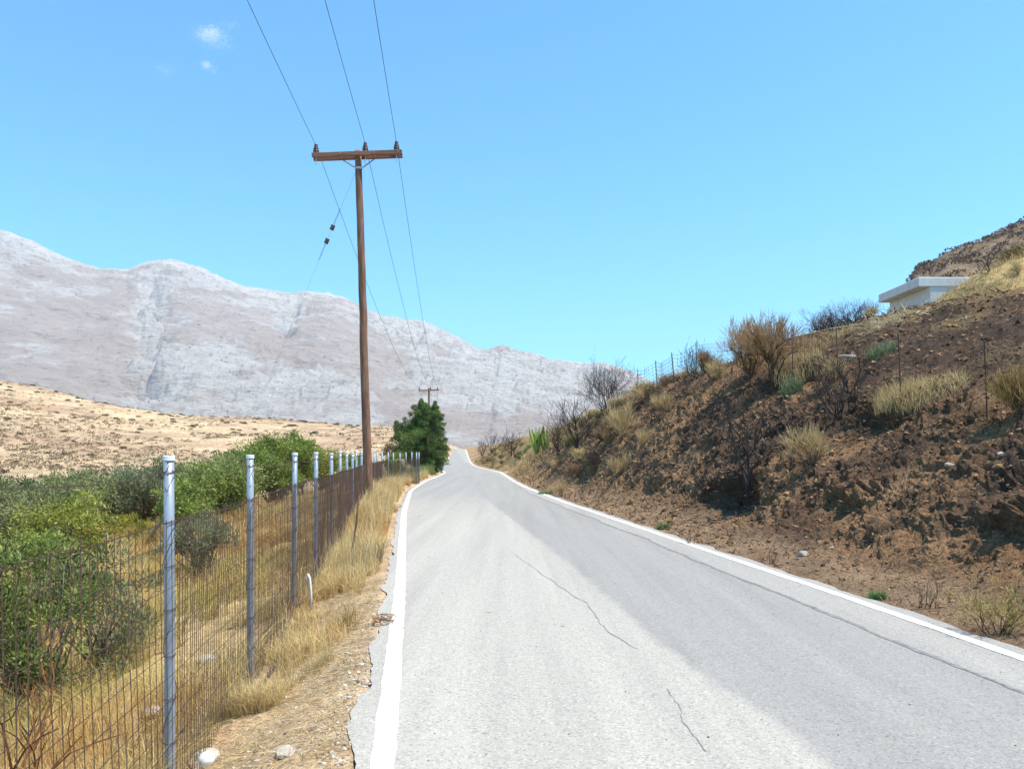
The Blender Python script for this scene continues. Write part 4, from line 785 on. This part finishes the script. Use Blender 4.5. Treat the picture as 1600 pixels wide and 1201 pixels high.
p = on((323-CX)/F*4.72, 4.72, .05); b = B(); th = np.linspace(0, np.pi, 25); r = .049*(1-.03*np.exp(-((th-np.pi/2)/.05)**2)); lathe(b, np.c_[r*np.sin(th), -r*np.cos(th)], 32); bo = b.build('ball', M_white, None, True, p+[0, 0, .045]); bo.rotation_euler = (.9, .5, 0)
tag(bo, 'small white plastic ball in dry grass by the nearest fence post', 'ball')
b = B(); lathe(b, [(0, .0505), (.006, .0503), (.007, .0485)], 10); b.build('valve', M_white, bo)

# ------------------------------------------------------------------ thin fence on the bank
fp = [(1600+85, 700, 12.0), (1543, 655, 11.2), (1408, 628, 14.4), (1310, 598, 18.2), (1238, 590, 22)]
bf = None; tops = []
FPX = [(1700, 735), (1543, 655), (1408, 628), (1310, 600), (1238, 592), (1165, 588), (1089, 582), (1054, 592), (1027, 604), (997, 625)]
M_rod = simple_mat('rusty_rod', [(.3, (.05, .03, .024)), (.7, (.10, .055, .04))], 20, .85, .2, 60)
hpx = [150, 130, 102, 80, 66, 52, 50, 46, 45, 45]
for k, ((ix, iy), hp) in enumerate(zip(FPX, hpx)):
    p = hit(ix, iy, 6, 70)
    if k == 0: p = on(6.9, 8.2)
    H = 1.22 if k < 6 else np.clip(hp/F*p[1], 1.0, 1.9); tops.append((p, H))
bf = tag(empty('mesh_fence', tops[1][0]), 'sagging thin wire netting on rusty rods along the burnt bank', 'fence'); fo2 = tops[1][0]
for k, (p, H) in enumerate(tops):
    b = B(); l = np.array([R.normal(-.05, .03), R.normal(0, .02), 1])*H; tube(b, np.array([[0, 0, -.25], l*.5, l]), .011 if p[1] < 25 else .016, 6); b.build('post', M_rod, bf, False, p-fo2); tops[k] = (p, l)
for k in range(len(tops)-1):
    (p, l), (q, m2) = tops[k], tops[k+1]; Ld = np.linalg.norm(q-p); b = B(); nv = int(Ld/.15); rr_ = .0017 if p[1] < 16 else .0026 if p[1] < 22 else .0045; nh = 8
    def pt(t, h): return p+(q-p)*t+(l+(m2-l)*t)*h*.95+np.array([.05*np.sin(9*t+k)*h, 0, -.13*h*np.sin(np.pi*t)])
    tt_ = np.linspace(0, 1, nv+1); gx2 = p+(q-p)*tt_[:, None]; gr = surf(gx2[:, 0], gx2[:, 1])
    def ptt(j, h):
        v = pt(tt_[j], h); base_ = (p+(q-p)*tt_[j])[2]; v[2] += (gr[j]-base_)*(1-h*.6); return v
    for j in range(nv): tube(b, np.array([ptt(j, 0), ptt(j, .5), ptt(j, 1)]), rr_, 3, cap=False)
    for h in np.linspace(.04, 1, nh): tube(b, np.array([ptt(j, h) for j in sorted(set(range(0, nv+1, 2)) | {nv})]), rr_*1.2, 3, cap=False)
    b.build('wire_mesh', M_rod, bf, False, -fo2)

# ------------------------------------------------------------------ loose ground cover (uncountable)
OCT = np.array([[1, 0, 0], [-1, 0, 0], [0, 1, 0], [0, -1, 0], [0, 0, 1], [0, 0, -1.]]); OF = np.array([[0, 2, 4], [2, 1, 4], [1, 3, 4], [3, 0, 4], [2, 0, 5], [1, 2, 5], [3, 1, 5], [0, 3, 5]])
def pebbles(b, P, s, C):
    n = len(P); A = np.linalg.qr(R.normal(size=(n, 3, 3)))[0]; V = np.einsum('vk,nkj->nvj', OCT, A)*R.uniform(.55, 1.2, (n, 6, 1))*np.asarray(s).reshape(n, 1, 1)*np.array([1, 1, .75])+P[:, None]
    b.add(V.reshape(-1, 3), None, (np.arange(n)[:, None, None]*6+OF[None]).reshape(-1, 3), np.repeat(C, 6, 0))
Xb, Yb, Zb = BK; cell = np.linalg.norm(np.cross(np.stack([np.diff(Xb, axis=0)[:, :-1], np.diff(Yb, axis=0)[:, :-1], np.diff(Zb, axis=0)[:, :-1]], -1), np.stack([np.diff(Xb, axis=1)[:-1], np.diff(Yb, axis=1)[:-1], np.diff(Zb, axis=1)[:-1]], -1)), axis=-1)
def on_bank(n, wf):
    w = (cell*wf(Xb[:-1, :-1], Yb[:-1, :-1], (Xb-XR(Yb))[:-1, :-1])).ravel(); i = R.choice(len(w), n, p=w/w.sum()); r, c = np.unravel_index(i, cell.shape); a, d = R.random((2, n, 1))
    q = lambda r_, c_: np.c_[Xb[r_, c_], Yb[r_, c_], Zb[r_, c_]]
    return (q(r, c)*(1-a)+q(r+1, c)*a)*(1-d)+(q(r, c+1)*(1-a)+q(r+1, c+1)*a)*d
near = lambda x, y, u: np.clip(1/(y+1)**1.3, 0, .1)*(y > 4.5)*(u > .25)*(u < 13)
b = B(); P = on_bank(34000, near); s = .007+.045*R.random(len(P))**4; s = s*np.clip(P[:, 1]/9, 1, 2.0); pebbles(b, P, s, vary(len(P), (.10, .056, .033), (.27, .155, .08), .3))
tag(b.build('bank_rubble', M_twig), 'loose clods and pebbles strewn over the burnt bank', 'rubble', kind='stuff')
b = B(); P = on_bank(52000, near); dd = runit(len(P))*np.array([1, 1, .55])+np.array([0, 0, .12]); k = np.clip(P[:, 1]/9, .8, 2.4); C = vary(len(P), (.05, .038, .03), (.14, .095, .06), .3); hl = R.random(len(P)) < .22; C[hl] = vary(hl.sum(), (.30, .21, .115), (.50, .37, .21))
leaves(b, P, dd, R.uniform(.03, .13, len(P))*k, R.uniform(.006, .016, len(P))*k, C); tag(b.build('burnt_litter', M_dry), 'charred stalks and straw litter covering the burnt bank', 'litter', kind='stuff')
b = B(); P = on_bank(9000, lambda x, y, u: ((u > .3)*(u < 1.5)*np.clip(1/(y+1), 0, .2)+(u > 2)*(y > 24)*(fbm(x*.5, y*.5, o=3, s=160) > .5)*.05)*(y > 5)); k = np.clip(P[:, 1]/16, .6, 2); blades(b, P, R.uniform(.05, .22, len(P))*k, R.uniform(.3, 1.2, len(P)), .005*k, vary(len(P), (.30, .21, .10), (.5, .39, .2)))
tag(b.build('shoulder_grass', M_dry), 'sparse dry grass along the foot of the bank', 'grass', kind='stuff')
# verge gravel
n = 4600; y = R.uniform(3.2, 9.5, n)**1; y = 3.2+(y-3.2)*R.random(n)**.3; v = R.uniform(.15, 1.5, n)*(.9+.1*R.random(n)); v[:2600] = np.abs(R.normal(.26, .10, 2600)); x = XL(y)-v; P = np.c_[x, y, surf(x, y)+.003]; ss = .002+.02*R.random(n)**6
b = B(); pebbles(b, P, ss, vary(n, (.26, .20, .14), (.50, .44, .36), .25)); tag(b.build('verge_gravel', M_twig), 'fine gravel and crumbs along the left road edge', 'gravel', kind='stuff')
n = 420; y = 3.2+22*R.random(n)**1.6; x = XL(y)+(XR(y)-XL(y))*np.clip(R.beta(.7, .9, n), .0, 1); b = B(); pebbles(b, np.c_[x, y, ZR(y)+.015], .002+.007*R.random(n)**3, vary(n, (.10, .08, .06), (.30, .25, .19), .3))
P = np.c_[x[:90]+.3, y[:90], ZR(y[:90])+.018]; dd = runit(90)*np.array([1, 1, .05]); leaves(b, P, dd, R.uniform(.02, .09, 90), .006, vary(90, (.16, .12, .07), (.36, .27, .15))); tag(b.build('road_grit', M_twig), 'scattered grit and bits of straw on the road surface', 'grit', kind='stuff')
# dry grass, verge and field
def scatter(n, y0, y1, vmin, vmax, ref, pw=1.0):
    y = y0+(y1-y0)*R.random(n)**pw; v = R.uniform(vmin, vmax, n); x = ref(y)-v; return x, y
x, y = scatter(75000, 5.5, 50, .30, 1, lambda q: XL(q), 1.5); vw = np.maximum(XL(y)-XF(y)-.02, .4); v = .30+(vw-.25)*R.random(len(y))**.8; x = XL(y)-v
dn = fbm(x*1.1, y*1.1, o=3, s=170); keep = (dn > np.interp(y, [4, 6.5, 8.5, 11, 20], [.58, .56, .48, .38, .28])+.16*(v < .45)-.06*(v > .8)); x, y, v = x[keep], y[keep], v[keep]
H = np.interp(v, [.25, .5, 1], [.10, .26, .42])*R.uniform(.4, 1.25, len(x))*np.interp(y, [4, 8, 14, 24], [.45, .62, .95, 1.2]); b = B()
C = vary(len(x), (.46, .33, .14), (.72, .57, .29))*(.65+.7*fbm(x*1.3, y*1.3, o=3, s=172))[:, None]; og = sst(.52, .64, fbm(x*.8+4, y*.8, o=2, s=173))[:, None]*.6; C = C*(1-og)+C*og*np.array([.95, .72, .5])
blades(b, np.c_[x, y, surf(x, y)-.01], H, R.uniform(.15, 1.0, len(x)), .0045*np.clip(y/8, .8, 3), C)
k = R.choice(len(x), 2600); Pk = np.c_[x[k], y[k], surf(x[k], y[k])-.01]; hk = R.uniform(.35, .8, len(k)); lk = R.uniform(.05, .5, len(k)); st0 = R.bit_generator.state; blades(b, Pk, hk, lk, .0035*np.clip(y[k]/8, .8, 3), vary(len(k), (.36, .25, .11), (.74, .6, .33)))
n = 15000; y = R.uniform(3.3, 9.8, n); v = R.uniform(.25, 1.4, n); x = XL(y)-v; d = runit(n)*np.array([1, 1, .12]); leaves(b, np.c_[x, y, surf(x, y)+.008], d, R.uniform(.03, .16, n), .004, vary(n, (.38, .27, .13), (.58, .46, .26)))
tag(b.build('verge_grass', M_dry), 'golden dry grass along the verge between road and fence', 'grass', kind='stuff')
n = 150000; y = 1.8+38*R.random(n)**1.55; v = .02+np.interp(y, [2, 8, 40], [5.5, 7.5, 11])*R.random(n)**1.15; x = XF(y)-v; dn = fbm(x*.9, y*.9, o=3, s=175); keep = dn > .34; x, y = x[keep], y[keep]
H = R.uniform(.14, .55, len(x))*(.55+1.0*fbm(x*.6, y*.6, o=2, s=178)); b = B(); C = vary(len(x), (.44, .32, .12), (.68, .53, .23)); gr = sst(.56, .66, fbm(x*.5, y*.5, o=2, s=179))[:, None]; C = (C*(1-.45*gr)+np.array([.22, .23, .05])*.45*gr)*(.6+.8*fbm(x*1.1, y*1.1, o=3, s=183))[:, None]; og = sst(.55, .68, fbm(x*.7+4, y*.7, o=2, s=184))[:, None]*.7; C = C*(1-og)+C*og*np.array([.8, .55, .4])
blades(b, np.c_[x, y, surf(x, y)-.01], H, R.uniform(.2, 1.1, len(x)), .0045*np.clip(y/7, .8, 3.2), C); tag(b.build('field_grass', M_dry), 'tall golden dry grass on the slope behind the netting', 'grass', kind='stuff')
# straw on the mound, and far verge grass
n = 22000; y = R.uniform(25, 46, n); x = R.uniform(14.5, 34, n); keep = fbm(x*.8, y*.8, o=3, s=181) > .36; x, y = x[keep], y[keep]; keep = ~((x > 15.8) & (x < 19.9) & (y > 29.8)); x, y = x[keep], y[keep]
b = B(); blades(b, np.c_[x, y, gz(x, y)-.02], R.uniform(.15, .5, len(x)), R.uniform(.3, 1.3, len(x)), .02, vary(len(x), (.36, .25, .10), (.55, .42, .2))); tag(b.build('mound_straw', M_dry), 'golden straw cover on the mound at the right', 'grass', kind='stuff')
n = 14000; y = R.uniform(50, 130, n); sd = R.random(n) < .5; x = np.where(sd, XL(y)-.5-R.random(n)**1.5*7, XR(y)+.6+R.random(n)*6); b = B(); blades(b, np.c_[x, y, gz(x, y)-.03], R.uniform(.2, .6, n), R.uniform(.2, 1, n), .03, vary(n, (.36, .26, .11), (.55, .42, .2))); tag(b.build('far_grass', M_dry), 'dry grass lining the far bend of the road', 'grass', kind='stuff')

# ------------------------------------------------------------------ scrub on the hillside across the valley
def bushmesh(n, cols):
    b = B(); d = runit(n, -.1); q = d*(R.random((n, 1))**.35)*np.array([.55, .55, .45])*(.75+.5*vnoise(d[:, 0]*2+5, d[:, 1]*2, d[:, 2]*2, 3)[:, None]); leaves(b, q, d+R.normal(0, .5, (n, 3)), .22, .12, vary(n, *cols)); return b.mesh('hill_shrub', M_leaf)
types = [bushmesh(170, ((.06, .055, .03), (.13, .11, .06))), bushmesh(170, ((.085, .06, .035), (.16, .11, .07))), bushmesh(170, ((.05, .06, .025), (.11, .12, .05)))]
n = 300; d = 115+215*R.random(n)**.8; ix = R.uniform(-60, 690, n); x = (ix-CX)/F*d; z = gz(x, d); sz = R.uniform(.5, 1.5, n)*np.where(d > 230, 1.3, 1)
for k in range(n):
    o = bpy.data.objects.new('hill_shrub', types[R.integers(0, 3)]); COL.objects.link(o); o.location = (x[k], d[k], z[k]-.1); o.scale = (sz[k]*R.uniform(.9, 1.3), sz[k], sz[k]*R.uniform(.6, .9)); o.rotation_euler = (0, 0, R.uniform(0, 6)); tag(o, 'dark round shrub dotted on the tan hillside across the valley', 'shrub', 'shrubs dotted over the hillside')
n = 6500; d = 100+230*R.random(n)**.9; ix = R.uniform(-80, 700, n); lowl = R.random(n) < .6; ix[lowl] = -80+480*R.random(lowl.sum())**1.6; d[lowl] = 100+130*R.random(lowl.sum())**1.3; x = (ix-CX)/F*d; keep = fbm(x*.06, d*.06, o=3, s=190) > .40; x, d = x[keep], d[keep]; z = gz(x, d)
b = B(); m_ = 14; P = np.repeat(np.c_[x, d, z-.03], m_, 0); s_z = np.repeat(R.uniform(.3, .75, len(x)), m_); dv = runit(len(P), 0); C = np.repeat(vary(len(x), (.19, .135, .075), (.31, .23, .135)), m_, 0)
leaves(b, P+dv*s_z[:, None]*np.array([.6, .6, .3]), dv+R.normal(0, .5, dv.shape), s_z*.55, s_z*.33, C); tag(b.build('hill_scrub', M_leaf), 'low brown scrub speckling the lower tan hillside', 'scrub', kind='stuff')
n = 1500; d = R.uniform(60, 135, n); ix = R.uniform(1385, 1720, n); x = (ix-CX)/F*d; z = gz(x, d); b = B(); m_ = 20; P = np.repeat(np.c_[x, d, z-.1], m_, 0); s_z = np.repeat(R.uniform(.25, .9, len(x)), m_); dv = runit(len(P), 0); leaves(b, P+dv*s_z[:, None]*np.array([.6, .6, .5]), dv+R.normal(0, .5, dv.shape), s_z*.5, s_z*.28, np.repeat(vary(len(x), (.07, .05, .04), (.17, .12, .085)), m_, 0))
tag(b.build('rocky_scrub', M_leaf), 'dark scrub over the stony hill behind the building', 'scrub', kind='stuff')
for (ix, d, s, lab) in ((1405, 42, .75, 'small green bush peeking over the concrete roof'), (1560, 40, 1.0, 'brown bush on the slope behind the bare dark shrub'), (1592, 36, .9, 'rounded dry bush at the right edge above the straw mound'), (1455, 66, .9, 'dark bush on the hill skyline right behind the roof')):
    x = (ix-CX)/F*d; z = float(gz(np.array([x]), np.array([float(d)]))[0]); zz = max(z, 0)
    tree('hill_bush', lab, 'bush', (x, d, zz), (0, 0, s*.8), (s, s, s*.7), 36, 90, .13, .05, DARKG if 'green' in lab else ((.10, .085, .045), (.2, .16, .09)), .05, .2, stems=3)
# ------------------------------------------------------------------ two wisps of cloud
m, N, L = new_mat('cloud_vapour'); df = nd(N, 'ShaderNodeBsdfDiffuse'); df.inputs[0].default_value = (.9, .9, .9, 1); tl = nd(N, 'ShaderNodeBsdfTranslucent'); tl.inputs[0].default_value = (.9, .9, .9, 1); x1 = nd(N, 'ShaderNodeMixShader', i_0=.5); tr = nd(N, 'ShaderNodeBsdfTransparent'); x2 = nd(N, 'ShaderNodeMixShader', i_0=.13); o = nd(N, 'ShaderNodeOutputMaterial')
L.new(df.outputs[0], x1.inputs[1]); L.new(tl.outputs[0], x1.inputs[2]); L.new(tr.outputs[0], x2.inputs[1]); L.new(x1.outputs[0], x2.inputs[2]); L.new(x2.outputs[0], o.inputs[0])
def cloud(ix, iy, puffs, label):
    d = 6500; s = d/F; c = px(ix, iy, d); b = B()
    for (dx, dy, w, h, n) in puffs:
        n *= 13
        P = np.c_[R.normal(dx, w, n), R.normal(0, w, n), R.normal(-dy, h, n)]*s; dv = runit(n); n = len(P); L_ = R.uniform(1., 3.2, n)*s; leaves(b, P-dv*L_[:, None]/2, dv, L_, L_*.7, (1, 1, 1))
    r_ = tag(empty('cloud', c), label, 'cloud'); tag(b.build('vapour', m, r_), kind='stuff')
cloud(328, 56, [(-4, 0, 9, 5, 150), (6, -6, 6, 4, 60), (14, 6, 12, 8, 70), (32, -18, 7, 3, 14), (0, 4, 18, 10, 40)], 'larger wisp of white cloud high at the upper left')
cloud(322, 102, [(0, 0, 4, 3, 60), (10, 8, 6, 4, 12)], 'tiny white cloud puff beneath the larger wisp')
cloud(262, 112, [(0, 0, 9, 5, 22), (-14, -6, 5, 3, 6)], 'faint cloud wisp left of the tiny puff')
